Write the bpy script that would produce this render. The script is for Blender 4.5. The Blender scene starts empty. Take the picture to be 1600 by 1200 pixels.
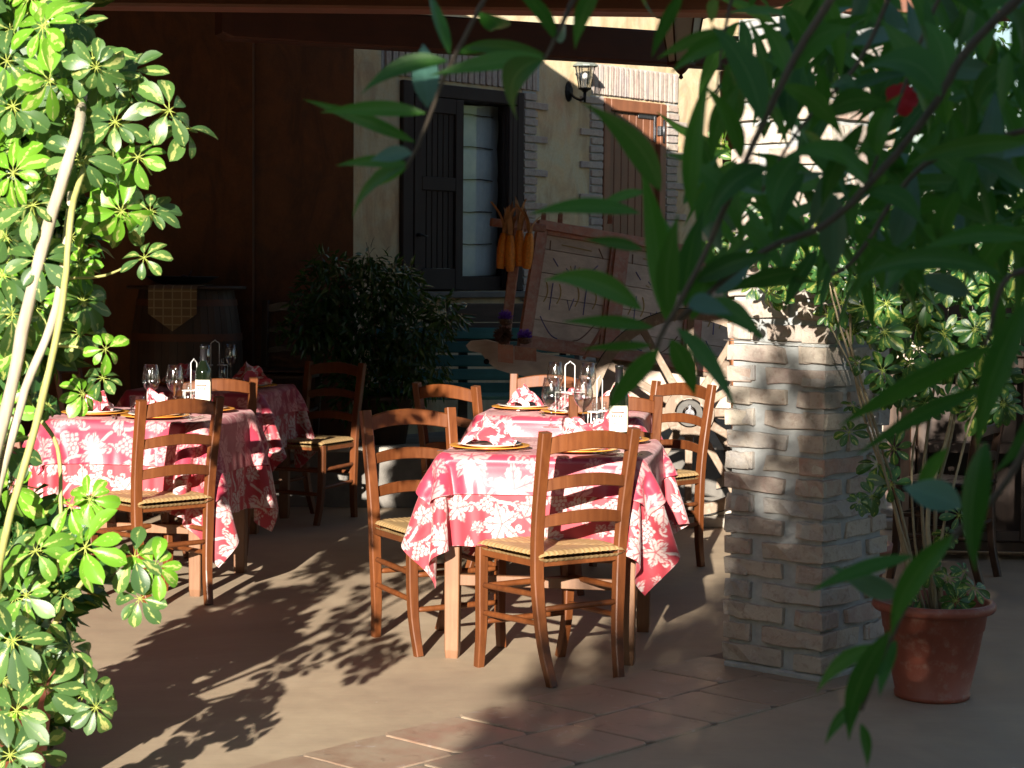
import bpy, bmesh, math, random
import numpy as np
from mathutils import Vector, Matrix, Euler, noise

sc = bpy.context.scene
C = sc.collection
R = math.radians
PI = math.pi
random.seed(7)

# ------------------------------------------------------------------ camera
CAM = Vector((0.0, 0.0, 1.45))
FPX = 3000.0                                   # focal length in pixels of the 1600 px wide photograph
pitch, roll = math.atan(185 / FPX), R(0.5)
fwd = Vector((0, math.cos(pitch), -math.sin(pitch)))
up0 = Vector((0, math.sin(pitch), math.cos(pitch)))
rt0 = Vector((1, 0, 0))
rt = rt0 * math.cos(roll) + up0 * math.sin(roll)
up = up0 * math.cos(roll) - rt0 * math.sin(roll)
cd = bpy.data.cameras.new('camera')
cam = bpy.data.objects.new('camera', cd)
C.objects.link(cam)
cd.lens = 67.5
cd.sensor_width = 36
cd.clip_start = 0.05
cd.clip_end = 500
cam.matrix_world = Matrix.Translation(CAM) @ Matrix((rt, up, -fwd)).transposed().to_4x4()
cd.dof.use_dof = True
cd.dof.focus_distance = 7.8
cd.dof.aperture_fstop = 10.5
sc.camera = cam

# ------------------------------------------------------------------ sky, sun, exposure
EL = math.atan(0.29)
SUN_H = Vector((0.172, 0.985, 0)).normalized()           # horizontal way the light travels
w = bpy.data.worlds.new('World')
sc.world = w
w.use_nodes = True
nt = w.node_tree
bg = nt.nodes['Background']
sky = nt.nodes.new('ShaderNodeTexSky')
sky.sky_type = 'NISHITA'
sky.sun_disc = False
sky.sun_elevation = EL
sky.sun_rotation = R(190)
sky.air_density = 1.0
sky.dust_density = 0.6
nt.links.new(sky.outputs[0], bg.inputs[0])
bg.inputs[1].default_value = 0.05
sd = bpy.data.lights.new('sun', 'SUN')
sun = bpy.data.objects.new('sun', sd)
C.objects.link(sun)
sd.energy = 5.0
sd.angle = R(0.53)
sd.color = (1.0, 0.92, 0.79)
ldir = Vector((SUN_H.x * math.cos(EL), SUN_H.y * math.cos(EL), -math.sin(EL)))
sun.rotation_euler = (-ldir).to_track_quat('Z', 'Y').to_euler()
sun.location = (-2, -12, 8)
sc.view_settings.view_transform = 'Standard'
sc.view_settings.look = 'None'
sc.view_settings.exposure = 1.5
sc.view_settings.gamma = 1
sc.view_settings.use_curve_mapping = False
sc.render.engine = 'CYCLES'
sc.cycles.max_bounces = 8
sc.cycles.transparent_max_bounces = 16
sc.cycles.caustics_reflective = False
sc.cycles.caustics_refractive = False
sc.cycles.sample_clamp_indirect = 4
sc.cycles.use_denoising = True

# ------------------------------------------------------------------ where things in the place stand
def ray(px, py):
    d = fwd + rt * ((px - 800) / FPX) + up * ((600 - py) / FPX)
    return d
def P(px, py, d):
    r = ray(px, py)
    return CAM + r * (d / r.y)
def G(px, py, z=0.0):
    r = ray(px, py)
    return CAM + r * ((z - CAM.z) / r.z)
TH = R(48)                                     # direction of the house front and of the pillar
UX = Vector((math.cos(TH), math.sin(TH), 0))
UN = Vector((math.sin(TH), -math.cos(TH), 0))
W0 = Vector((-1.02, 12.28, 0))
def W(px, py):
    r = ray(px, py)
    t = (W0 - CAM).dot(UN) / r.dot(UN)
    p = CAM + r * t
    return (p - W0).dot(UX), p.z

# ------------------------------------------------------------------ materials
def lin(h):
    return tuple(((c / 255) / 12.92 if c / 255 <= 0.04045 else ((c / 255 + 0.055) / 1.055) ** 2.4) for c in h)

class NT:
    def __init__(s, name):
        s.m = bpy.data.materials.new(name)
        s.m.use_nodes = True
        s.t = s.m.node_tree
        s.b = s.t.nodes['Principled BSDF']
        s.out = s.t.nodes['Material Output']
    def n(s, typ, **kw):
        nd = s.t.nodes.new('ShaderNode' + typ)
        for k, v in kw.items():
            if k.startswith('i_'):
                nd.inputs[k[2:].replace('_', ' ')].default_value = v
            else:
                setattr(nd, k, v)
        return nd
    def l(s, a, b):
        s.t.links.new(a, b)
    def coord(s, kind='Object', scale=(1, 1, 1), rot=(0, 0, 0)):
        tc = s.n('TexCoord')
        mp = s.n('Mapping')
        mp.inputs['Scale'].default_value = scale
        mp.inputs['Rotation'].default_value = rot
        s.l(tc.outputs[kind], mp.inputs[0])
        return mp.outputs[0]
    def noise(s, vec, scale, detail=4, rough=0.55, dist=0.0):
        nd = s.n('TexNoise')
        nd.inputs['Scale'].default_value = scale
        nd.inputs['Detail'].default_value = detail
        nd.inputs['Roughness'].default_value = rough
        nd.inputs['Distortion'].default_value = dist
        if vec is not None:
            s.l(vec, nd.inputs['Vector'])
        return nd.outputs['Fac']
    def ramp(s, fac, stops):
        r = s.n('ValToRGB')
        e = r.color_ramp.elements
        while len(e) < len(stops):
            e.new(0.5)
        for k, (p, c) in enumerate(stops):
            e[k].position = p
            e[k].color = (c[0], c[1], c[2], 1) if hasattr(c, '__len__') else (c, c, c, 1)
        s.l(fac, r.inputs[0])
        return r.outputs[0]
    def mix(s, fac, a, b, mode='MIX'):
        m = s.n('Mix', data_type='RGBA', blend_type=mode)
        for sock, v in ((m.inputs[0], fac), (m.inputs[6], a), (m.inputs[7], b)):
            if hasattr(v, 'is_output'):
                s.l(v, sock)
            elif hasattr(v, '__len__'):
                sock.default_value = (*v[:3], 1)
            else:
                sock.default_value = v
        return m.outputs[2]
    def base(s, v):
        s.l(v, s.b.inputs['Base Color']) if hasattr(v, 'is_output') else setattr(s.b.inputs['Base Color'], 'default_value', (*v, 1))
    def rough(s, v):
        s.l(v, s.b.inputs['Roughness']) if hasattr(v, 'is_output') else setattr(s.b.inputs['Roughness'], 'default_value', v)
    def bump(s, h, strength=0.3, dist=0.01, prev=None):
        b = s.n('Bump')
        b.inputs['Strength'].default_value = strength
        b.inputs['Distance'].default_value = dist
        s.l(h, b.inputs['Height'])
        if prev is not None:
            s.l(prev, b.inputs['Normal'])
        s.l(b.outputs[0], s.b.inputs['Normal'])
        return b.outputs[0]

def m_wood(name, c0, c1, rough=0.4, axis=2, sc_=1.0, coat=0.0, worn=0.0, bump=0.15):
    k = NT(name)
    s = [26 * sc_] * 3
    s[axis] = 2.2 * sc_
    v = k.coord('Object', tuple(s))
    f = k.noise(v, 1.6, 6, 0.6, 0.8)
    f2 = k.noise(k.coord('Object', (3, 3, 3)), 2.0, 3)
    oi = k.n('ObjectInfo')
    c = k.ramp(f, [(0.3, c0), (0.7, c1)])
    c = k.mix(k.ramp(f2, [(0.35, 0.0), (0.75, 0.5)]), c, tuple(x * 0.55 for x in c0))
    hs = k.n('HueSaturation')
    mr = k.n('MapRange')
    mr.inputs[3].default_value = 0.8
    mr.inputs[4].default_value = 1.2
    k.l(oi.outputs['Random'], mr.inputs[0])
    k.l(mr.outputs[0], hs.inputs['Value'])
    k.l(c, hs.inputs['Color'])
    c = hs.outputs[0]
    if worn:
        f3 = k.noise(k.coord('Object', (9, 9, 9)), 3.0, 6, 0.7)
        c = k.mix(k.ramp(f3, [(0.6 - worn * .2, 0.0), (0.75, 0.7)]), c, (0.42, 0.36, 0.30))
    k.base(c)
    k.rough(k.ramp(f, [(0.2, rough - 0.08), (0.8, rough + 0.12)]))
    k.b.inputs['Coat Weight'].default_value = coat
    k.b.inputs['Coat Roughness'].default_value = 0.25
    k.bump(f, bump, 0.004)
    return k.m

def m_plain(name, c, rough=0.5, metal=0.0, var=0.0, bump=0.0, scale=20):
    k = NT(name)
    if var:
        f = k.noise(k.coord('Object'), scale, 5, 0.6)
        k.base(k.ramp(f, [(0.3, tuple(x * (1 - var) for x in c)), (0.7, tuple(min(1, x * (1 + var)) for x in c))]))
        if bump:
            k.bump(f, bump, 0.004)
    else:
        k.base(c)
    k.rough(rough)
    k.b.inputs['Metallic'].default_value = metal
    return k.m

def m_plaster(name, ca, cb, cc, scale=2.2):
    k = NT(name)
    v = k.coord('Object')
    f = k.noise(v, scale, 7, 0.62, 1.2)
    g = k.noise(v, scale * 2.6, 5, 0.6, 0.6)
    c = k.ramp(f, [(0.30, ca), (0.5, cb), (0.70, cc)])
    c = k.mix(k.ramp(g, [(0.42, 0.0), (0.62, 0.55)]), c, ca)
    st_ = k.noise(k.coord('Object', (1.6, 1.6, .5)), 3.1, 6, 0.65, 1.5)
    c = k.mix(k.ramp(st_, [(0.46, 0.0), (0.64, 0.6)]), c, tuple(x * .62 for x in cc))
    h = k.noise(v, 55, 6, 0.7)
    k.base(k.mix(k.ramp(h, [(0.3, 0.25), (0.6, 0.0)]), c, tuple(x * .5 for x in cb)))
    k.rough(0.88)
    k.bump(h, 0.35, 0.006, None)
    return k.m

def m_brick(name, cols, grey=0.35):
    k = NT(name)
    oi = k.n('ObjectInfo')
    n = len(cols)
    c = k.ramp(oi.outputs['Random'], [(0.02 + 0.96 * j / (n - 1), q) for j, q in enumerate(cols)])
    tc = k.n('TexCoord')
    ad = k.n('VectorMath', operation='ADD')
    ml = k.n('VectorMath', operation='SCALE')
    ml.inputs['Scale'].default_value = 31.0
    k.l(oi.outputs['Random'], ml.inputs[0])
    k.l(tc.outputs['Object'], ad.inputs[0])
    k.l(ml.outputs[0], ad.inputs[1])
    v = ad.outputs[0]
    f = k.noise(v, 11, 7, 0.7, 0.4)
    g = k.noise(v, 34, 6, 0.7)
    c = k.mix(k.ramp(f, [(0.40, 0.0), (0.62, 0.75)]), c, (0.42, 0.37, 0.31))
    c = k.mix(k.ramp(g, [(0.52, 0.0), (0.68, 0.55)]), c, (0.20, 0.13, 0.10))
    h2 = k.noise(v, 5, 3)
    c = k.mix(k.ramp(h2, [(0.5, 0.0), (0.7, grey)]), c, (0.30, 0.29, 0.29))
    k.base(c)
    k.rough(0.9)
    mx = k.n('Math', operation='ADD')
    k.l(f, mx.inputs[0])
    k.l(g, mx.inputs[1])
    k.bump(mx.outputs[0], 0.7, 0.008)
    return k.m

def m_leaf(name, dark, light, tip=None, var=None, rough=0.35, trans=0.3, tint=None, fresh=None, ribc=None):
    """UV x: along the leaf 0..1, y: across 0..1 (midrib at .5)"""
    k = NT(name)
    oi = k.n('ObjectInfo')
    uv = k.n('UVMap')
    sp = k.n('SeparateXYZ')
    k.l(uv.outputs[0], sp.inputs[0])
    geo = k.n('NewGeometry')
    rnd = k.n('Math', operation='ADD')
    k.l(oi.outputs['Random'], rnd.inputs[0])
    k.l(geo.outputs['Random Per Island'], rnd.inputs[1])
    fr = k.n('Math', operation='FRACT')
    k.l(rnd.outputs[0], fr.inputs[0])
    c = k.mix(fr.outputs[0], dark, light)
    if fresh is not None:
        c = k.mix(k.ramp(oi.outputs['Random'], [(0.66, 0.0), (0.74, 0.85)]), c, fresh)
    # midrib and side veins
    ab = k.n('Math', operation='SUBTRACT')
    k.l(sp.outputs[1], ab.inputs[0])
    ab.inputs[1].default_value = 0.5
    a2 = k.n('Math', operation='ABSOLUTE')
    k.l(ab.outputs[0], a2.inputs[0])
    if var is not None:
        nz = k.n('TexNoise')
        nz.inputs['Scale'].default_value = 4.5
        nz.inputs['Detail'].default_value = 3
        add = k.n('VectorMath', operation='ADD')
        sc2 = k.n('VectorMath', operation='SCALE')
        sc2.inputs['Scale'].default_value = 17
        k.l(fr.outputs[0], sc2.inputs[0])
        k.l(uv.outputs[0], add.inputs[0])
        k.l(sc2.outputs[0], add.inputs[1])
        k.l(add.outputs[0], nz.inputs['Vector'])
        q = k.n('Math', operation='MULTIPLY_ADD')
        k.l(a2.outputs[0], q.inputs[0])
        q.inputs[1].default_value = -0.9
        k.l(nz.outputs['Fac'], q.inputs[2])
        # only some leaflets are variegated
        pick = k.ramp(fr.outputs[0], [(0.50, -0.03), (0.75, 0.13)])
        q2 = k.n('Math', operation='ADD')
        k.l(q.outputs[0], q2.inputs[0])
        k.l(pick, q2.inputs[1])
        c = k.mix(k.ramp(q2.outputs[0], [(0.50, 0.0), (0.53, 0.85)]), c, var)
    rib = k.ramp(a2.outputs[0], [(0.010, 0.5), (0.028, 0.0)])
    c = k.mix(rib, c, ribc or tuple(min(1, x * 1.5 + .005) for x in light))
    k.base(c)
    k.rough(rough)
    f = k.n('TexWave', wave_type='BANDS', bands_direction='X')
    f.inputs['Scale'].default_value = 7
    f.inputs['Distortion'].default_value = 1.0
    k.l(uv.outputs[0], f.inputs['Vector'])
    k.bump(f.outputs['Fac'], 0.12, 0.001)
    tr = k.n('BsdfTranslucent')
    tc2 = k.mix(0.5, c, tint or (0.30, 0.5, 0.03))
    k.l(tc2, tr.inputs['Color'])
    mx = k.n('MixShader')
    mx.inputs[0].default_value = trans
    k.l(k.b.outputs[0], mx.inputs[1])
    k.l(tr.outputs[0], mx.inputs[2])
    k.l(mx.outputs[0], k.out.inputs[0])
    return k.m

M = {}
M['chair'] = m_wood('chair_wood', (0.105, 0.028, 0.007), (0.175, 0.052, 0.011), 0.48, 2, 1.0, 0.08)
M['tablewood'] = m_wood('table_wood', (0.17, 0.075, 0.035), (0.26, 0.125, 0.06), 0.45, 2, 0.8, 0.05)
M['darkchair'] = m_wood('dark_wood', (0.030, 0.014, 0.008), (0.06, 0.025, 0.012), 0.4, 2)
M['beam'] = m_wood('beam_wood', (0.10, 0.030, 0.012), (0.17, 0.055, 0.022), 0.6, 0, 0.6)
M['darkbeam'] = m_wood('dark_beam_wood', (0.055, 0.016, 0.008), (0.085, 0.028, 0.014), 0.65, 0, 0.6)
M['post'] = m_wood('post_wood', (0.22, 0.075, 0.025), (0.33, 0.12, 0.04), 0.5, 2, 0.6)
M['door'] = m_wood('door_wood', (0.15, 0.055, 0.026), (0.23, 0.088, 0.042), 0.45, 2, 0.6)
M['shutter'] = m_wood('shutter_wood', (0.014, 0.007, 0.006), (0.026, 0.013, 0.010), 0.75, 2, 0.7)
M['cart'] = m_wood('cart_wood', (0.42, 0.32, 0.26), (0.58, 0.46, 0.38), 0.75, 0, 0.5, worn=0.4, bump=0.5)
M['cartred'] = m_wood('cart_frame_wood', (0.36, 0.14, 0.10), (0.50, 0.24, 0.17), 0.7, 0, 0.5, worn=0.7, bump=0.5)
M['wheel'] = m_wood('wheel_wood', (0.20, 0.14, 0.10), (0.31, 0.23, 0.17), 0.75, 2, 0.6, worn=0.5, bump=0.5)
M['barrel'] = m_wood('barrel_wood', (0.04, 0.022, 0.014), (0.07, 0.036, 0.02), 0.6, 2, 0.6)
M['teal'] = m_wood('teal_paint', (0.03, 0.16, 0.17), (0.05, 0.24, 0.25), 0.5, 0, 0.6)
M['greywood'] = m_wood('grey_wood', (0.07, 0.065, 0.06), (0.14, 0.13, 0.12), 0.75, 0, 0.6, bump=0.5)
M['rail'] = m_wood('rail_wood', (0.55, 0.45, 0.36), (0.7, 0.6, 0.5), 0.8, 0, 0.6, bump=0.5)
M['iron'] = m_plain('black_iron', (0.012, 0.013, 0.015), 0.45, 0.7, 0.3, 0.2, 60)
M['irondoor'] = m_plain('hinge_iron', (0.12, 0.12, 0.13), 0.4, 0.9, 0.3, 0.2, 60)
M['white'] = m_plain('white_wire', (0.78, 0.78, 0.76), 0.35, 0.2)
M['steel'] = m_plain('steel', (0.7, 0.7, 0.7), 0.22, 1.0)
M['plate'] = m_plain('amber_plate', (0.75, 0.33, 0.05), 0.25, 0.0, 0.15, 0, 8)
M['china'] = m_plain('white_china', (0.8, 0.79, 0.76), 0.2)
M['tray'] = m_plain('black_tray', (0.02, 0.022, 0.03), 0.35)
M['soil'] = m_plain('soil', (0.035, 0.022, 0.015), 0.95, 0, 0.5, 1.0, 60)
M['label'] = m_plain('bottle_label', (0.80, 0.76, 0.60), 0.6, 0, 0.05, 0, 40)
M['ink'] = m_plain('label_ink', (0.10, 0.02, 0.02), 0.6)
M['bottle'] = m_plain('bottle_glass', (0.006, 0.010, 0.005), 0.06)
M['bottle'].node_tree.nodes['Principled BSDF'].inputs['Coat Weight'].default_value = 1.0
M['capsule'] = m_plain('bottle_capsule', (0.01, 0.01, 0.012), 0.35)
M['corn'] = m_plain('corn_cob', (0.62, 0.22, 0.02), 0.5, 0, 0.25, 0.6, 90)
M['husk'] = m_plain('corn_husk', (0.40, 0.22, 0.10), 0.8, 0, 0.25, 0.4, 25)
M['purple'] = m_plain('artichoke_bloom', (0.13, 0.035, 0.42), 0.8, 0, 0.5, 0.9, 120)
M['bract'] = m_plain('artichoke_bract', (0.10, 0.05, 0.035), 0.7, 0, 0.4, 0.4, 60)
M['mortar'] = m_plain('mortar', (0.35, 0.36, 0.36), 0.95, 0, 0.14, 0.6, 26)
M['stone'] = m_plain('stone_slab', (0.42, 0.38, 0.33), 0.9, 0, 0.25, 0.8, 9)
M['platform'] = m_plain('terrace_concrete', (0.17, 0.155, 0.14), 0.9, 0, 0.25, 0.6, 8)
M['bricks'] = m_brick('old_brick', [(0.40, 0.24, 0.19), (0.42, 0.36, 0.30), (0.50, 0.44, 0.36), (0.33, 0.24, 0.21), (0.46, 0.41, 0.36), (0.32, 0.30, 0.29)])
M['wallbrick'] = m_brick('wall_brick', [(0.33, 0.25, 0.22), (0.38, 0.30, 0.27), (0.30, 0.25, 0.25), (0.40, 0.29, 0.24)], 0.5)
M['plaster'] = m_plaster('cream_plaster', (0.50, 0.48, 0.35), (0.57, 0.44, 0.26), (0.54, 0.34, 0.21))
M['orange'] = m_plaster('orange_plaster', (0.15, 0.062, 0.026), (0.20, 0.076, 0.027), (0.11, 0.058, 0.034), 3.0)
M['bark'] = m_wood('pale_bark', (0.26, 0.20, 0.12), (0.40, 0.33, 0.21), 0.8, 2, 1.5, bump=0.5)
M['palebark'] = m_wood('cream_bark', (0.44, 0.36, 0.25), (0.62, 0.54, 0.40), 0.8, 2, 1.5, bump=0.5)
M['yellowbark'] = m_wood('green_bark', (0.38, 0.36, 0.10), (0.52, 0.50, 0.2), 0.6, 2, 1.5, bump=0.4)
M['brownbark'] = m_wood('brown_bark', (0.14, 0.10, 0.06), (0.24, 0.18, 0.11), 0.8, 2, 1.5, bump=0.4)
M['twig'] = m_wood('grey_twig', (0.10, 0.075, 0.055), (0.18, 0.14, 0.10), 0.8, 2, 2.0, bump=0.4)
M['petiole'] = m_plain('petiole', (0.36, 0.42, 0.08), 0.5)
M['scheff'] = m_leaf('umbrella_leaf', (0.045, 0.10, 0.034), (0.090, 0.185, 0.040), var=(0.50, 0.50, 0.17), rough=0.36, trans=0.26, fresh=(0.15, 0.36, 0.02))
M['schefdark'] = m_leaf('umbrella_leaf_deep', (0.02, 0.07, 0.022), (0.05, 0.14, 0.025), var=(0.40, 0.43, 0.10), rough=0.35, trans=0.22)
M['olean'] = m_leaf('oleander_leaf', (0.024, 0.100, 0.014), (0.080, 0.24, 0.028), rough=0.48, trans=0.34, tint=(0.08, 0.36, 0.02), ribc=(0.22, 0.36, 0.12))
M['oleanblue'] = m_leaf('oleander_leaf_back', (0.06, 0.16, 0.13), (0.08, 0.20, 0.15), rough=0.4, trans=0.2)
M['ficus'] = m_leaf('bush_leaf', (0.012, 0.045, 0.014), (0.03, 0.09, 0.02), rough=0.22, trans=0.12)
M['hedge'] = m_leaf('hedge_leaf', (0.02, 0.055, 0.015), (0.045, 0.10, 0.02), rough=0.4, trans=0.25)
M['wire'] = m_plain('tie_wire', (0.4, 0.4, 0.38), 0.5, 0.5)
M['petal'] = m_plain('red_petal', (0.6, 0.01, 0.02), 0.6)

def m_pot():
    k = NT('terracotta_plastic')
    v = k.coord('Object')
    f = k.noise(v, 6, 6, 0.65)
    c = k.ramp(f, [(0.3, (0.22, 0.058, 0.034)), (0.7, (0.31, 0.085, 0.052))])
    g = k.noise(v, 25, 5, 0.7)
    c = k.mix(k.ramp(g, [(0.52, 0.0), (0.68, 0.5)]), c, (0.34, 0.22, 0.17))
    k.base(c)
    k.rough(0.5)
    return k.m
M['pot'] = m_pot()

def m_floor():
    k = NT('patio_concrete')
    v = k.coord('Object')
    f = k.noise(v, 0.9, 8, 0.65, 0.6)
    g = k.noise(v, 7, 8, 0.7)
    h = k.noise(k.coord('Object', (1, 1, 1)), 130, 4, 0.7)
    c = k.ramp(f, [(0.30, (0.34, 0.255, 0.175)), (0.5, (0.42, 0.32, 0.215)), (0.72, (0.49, 0.385, 0.27))])
    c = k.mix(k.ramp(g, [(0.32, 0.35), (0.6, 0.0)]), c, (0.27, 0.20, 0.15))
    c = k.mix(k.ramp(h, [(0.55, 0.0), (0.8, 0.35)]), c, (0.45, 0.38, 0.3))
    # fine drag lines across the slab
    st = k.noise(k.coord('Object', (1.5, 60, 1), (0, 0, R(-6))), 2.0, 4, 0.6)
    c = k.mix(k.ramp(st, [(0.35, 0.14), (0.6, 0.0)]), c, (0.24, 0.18, 0.13))
    # small pale scuffs
    vo = k.n('TexVoronoi')
    vo.inputs['Scale'].default_value = 5.0
    k.l(v, vo.inputs['Vector'])
    c = k.mix(k.ramp(vo.outputs['Distance'], [(0.02, 0.7), (0.035, 0.0)]), c, (0.6, 0.55, 0.5))
    k.base(c)
    k.rough(k.ramp(g, [(0.3, 0.62), (0.7, 0.85)]))
    b1 = k.bump(g, 0.2, 0.006)
    k.bump(h, 0.25, 0.002, b1)
    return k.m
M['floor'] = m_floor()

def m_tile():
    k = NT('terracotta_tile')
    oi = k.n('ObjectInfo')
    v = k.coord('Generated', (1, 1, .2))
    tc = k.n('TexCoord')
    ad = k.n('VectorMath', operation='ADD')
    ml = k.n('VectorMath', operation='SCALE')
    ml.inputs['Scale'].default_value = 23.0
    k.l(oi.outputs['Random'], ml.inputs[0])
    k.l(tc.outputs['Object'], ad.inputs[0])
    k.l(ml.outputs[0], ad.inputs[1])
    v = ad.outputs[0]
    c = k.ramp(oi.outputs['Random'], [(0, (0.28, 0.165, 0.115)), (0.5, (0.33, 0.22, 0.155)), (1, (0.30, 0.195, 0.14))])
    f = k.noise(v, 5, 7, 0.7, 0.5)
    c = k.mix(k.ramp(f, [(0.36, 0.1), (0.58, 0.85)]), c, (0.36, 0.28, 0.20))
    g = k.noise(v, 9, 6, 0.7, 1.0)
    c = k.mix(k.ramp(g, [(0.60, 0.0), (0.70, 0.45)]), c, (0.5, 0.46, 0.44))
    c = k.mix(k.ramp(g, [(0.30, 0.5), (0.42, 0.0)]), c, (0.10, 0.065, 0.045))
    k.base(c)
    k.rough(k.ramp(f, [(0.3, 0.35), (0.7, 0.7)]))
    k.bump(f, 0.3, 0.004)
    return k.m
M['tile'] = m_tile()

def m_cloth(name, c0, c1, rough=0.6, sheen=0.2, wv=0.15):
    k = NT(name)
    at = k.n('Attribute', attribute_name='pattern')
    v = k.coord('Object')
    f = k.noise(v, 260, 2)
    c = k.mix(at.outputs['Fac'], c0, c1)
    k.base(c)
    r = k.n('MapRange')
    r.inputs[3].default_value = rough
    r.inputs[4].default_value = rough + 0.15
    k.l(at.outputs['Fac'], r.inputs[0])
    k.rough(r.outputs[0])
    k.b.inputs['Sheen Weight'].default_value = sheen
    k.bump(f, wv, 0.001)
    tr = k.n('BsdfTranslucent')
    k.l(c, tr.inputs['Color'])
    mx = k.n('MixShader')
    mx.inputs[0].default_value = 0.14
    k.l(k.b.outputs[0], mx.inputs[1])
    k.l(tr.outputs[0], mx.inputs[2])
    k.l(mx.outputs[0], k.out.inputs[0])
    return k.m
M['cloth'] = m_cloth('vine_cloth', (0.44, 0.042, 0.062), (0.62, 0.50, 0.48), 0.6)
M['topper'] = m_cloth('damask_topper', (0.46, 0.045, 0.085), (0.70, 0.30, 0.30), 0.34, 0.1)
M['napkin'] = m_cloth('napkin_cloth', (0.62, 0.06, 0.09), (0.85, 0.76, 0.74), 0.55)

def m_glass():
    k = NT('clear_glass')
    lw = k.n('LayerWeight')
    lw.inputs[0].default_value = 0.5
    pw = k.n('Math', operation='POWER')
    k.l(lw.outputs['Facing'], pw.inputs[0])
    pw.inputs[1].default_value = 2.0
    g = k.n('BsdfGlossy')
    g.inputs['Roughness'].default_value = 0.08
    t = k.n('BsdfTransparent')
    t.inputs[0].default_value = (0.96, 0.965, 0.965, 1)
    mx = k.n('MixShader')
    mu = k.n('Math', operation='MULTIPLY_ADD')
    mu.inputs[1].default_value = 0.75
    mu.inputs[2].default_value = 0.14
    k.l(pw.outputs[0], mu.inputs[0])
    k.l(mu.outputs[0], mx.inputs[0])
    k.l(t.outputs[0], mx.inputs[1])
    k.l(g.outputs[0], mx.inputs[2])
    k.l(mx.outputs[0], k.out.inputs[0])
    return k.m
M['glass'] = m_glass()

def m_rush():
    k = NT('rush_seat')
    at = k.n('Attribute', attribute_name='pattern')
    v = k.coord('Object')
    f = k.noise(v, 40, 5, 0.7)
    c = k.ramp(at.outputs['Fac'], [(0.05, (0.12, 0.07, 0.03)), (0.4, (0.34, 0.22, 0.10)), (1, (0.50, 0.36, 0.18))])
    k.base(k.mix(k.ramp(f, [(0.4, 0.4), (0.65, 0.0)]), c, (0.34, 0.20, 0.07)))
    k.rough(0.6)
    return k.m
M['rush'] = m_rush()

def m_curtain():
    k = NT('pale_curtain')
    v = k.coord('Object')
    f = k.noise(v, 30, 3)
    k.base(k.ramp(f, [(0.3, (0.60, 0.72, 0.78)), (0.7, (0.68, 0.79, 0.84))]))
    k.rough(0.8)
    k.bump(f, 0.2, 0.003)
    return k.m
M['curtain'] = m_curtain()
def m_runner():
    k = NT('checked_runner')
    v = k.coord('Object', (1, 1, 1))
    ch = k.n('TexBrick')
    ch.offset = 0.0
    ch.inputs['Scale'].default_value = 1.0
    ch.inputs['Brick Width'].default_value = 0.055
    ch.inputs['Row Height'].default_value = 0.05
    ch.inputs['Mortar Size'].default_value = 0.004
    ch.inputs['Color1'].default_value = (0.22, 0.14, 0.07, 1)
    ch.inputs['Color2'].default_value = (0.17, 0.11, 0.06, 1)
    ch.inputs['Mortar'].default_value = (0.34, 0.27, 0.15, 1)
    sw = k.n('SeparateXYZ')
    cb = k.n('CombineXYZ')
    k.l(v, sw.inputs[0])
    k.l(sw.outputs[0], cb.inputs[0])
    k.l(sw.outputs[2], cb.inputs[1])
    k.l(cb.outputs[0], ch.inputs['Vector'])
    k.base(ch.outputs['Color'])
    k.rough(0.85)
    return k.m
M['runner'] = m_runner()

# ------------------------------------------------------------------ mesh helpers
def tag(o, label=None, cat=None, group=None, kind=None):
    if label: o['label'] = label
    if cat: o['category'] = cat
    if group: o['group'] = group
    if kind: o['kind'] = kind
    return o

def link(name, me, parent=None):
    o = bpy.data.objects.new(name, me)
    C.objects.link(o)
    if parent is not None:
        o.parent = parent
    return o

def empty(name, loc=(0, 0, 0), rz=0.0, label=None, cat=None, group=None):
    o = bpy.data.objects.new(name, None)
    C.objects.link(o)
    o.location = loc
    o.rotation_euler = (0, 0, rz)
    o.empty_display_size = 0.1
    return tag(o, label, cat, group)

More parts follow.
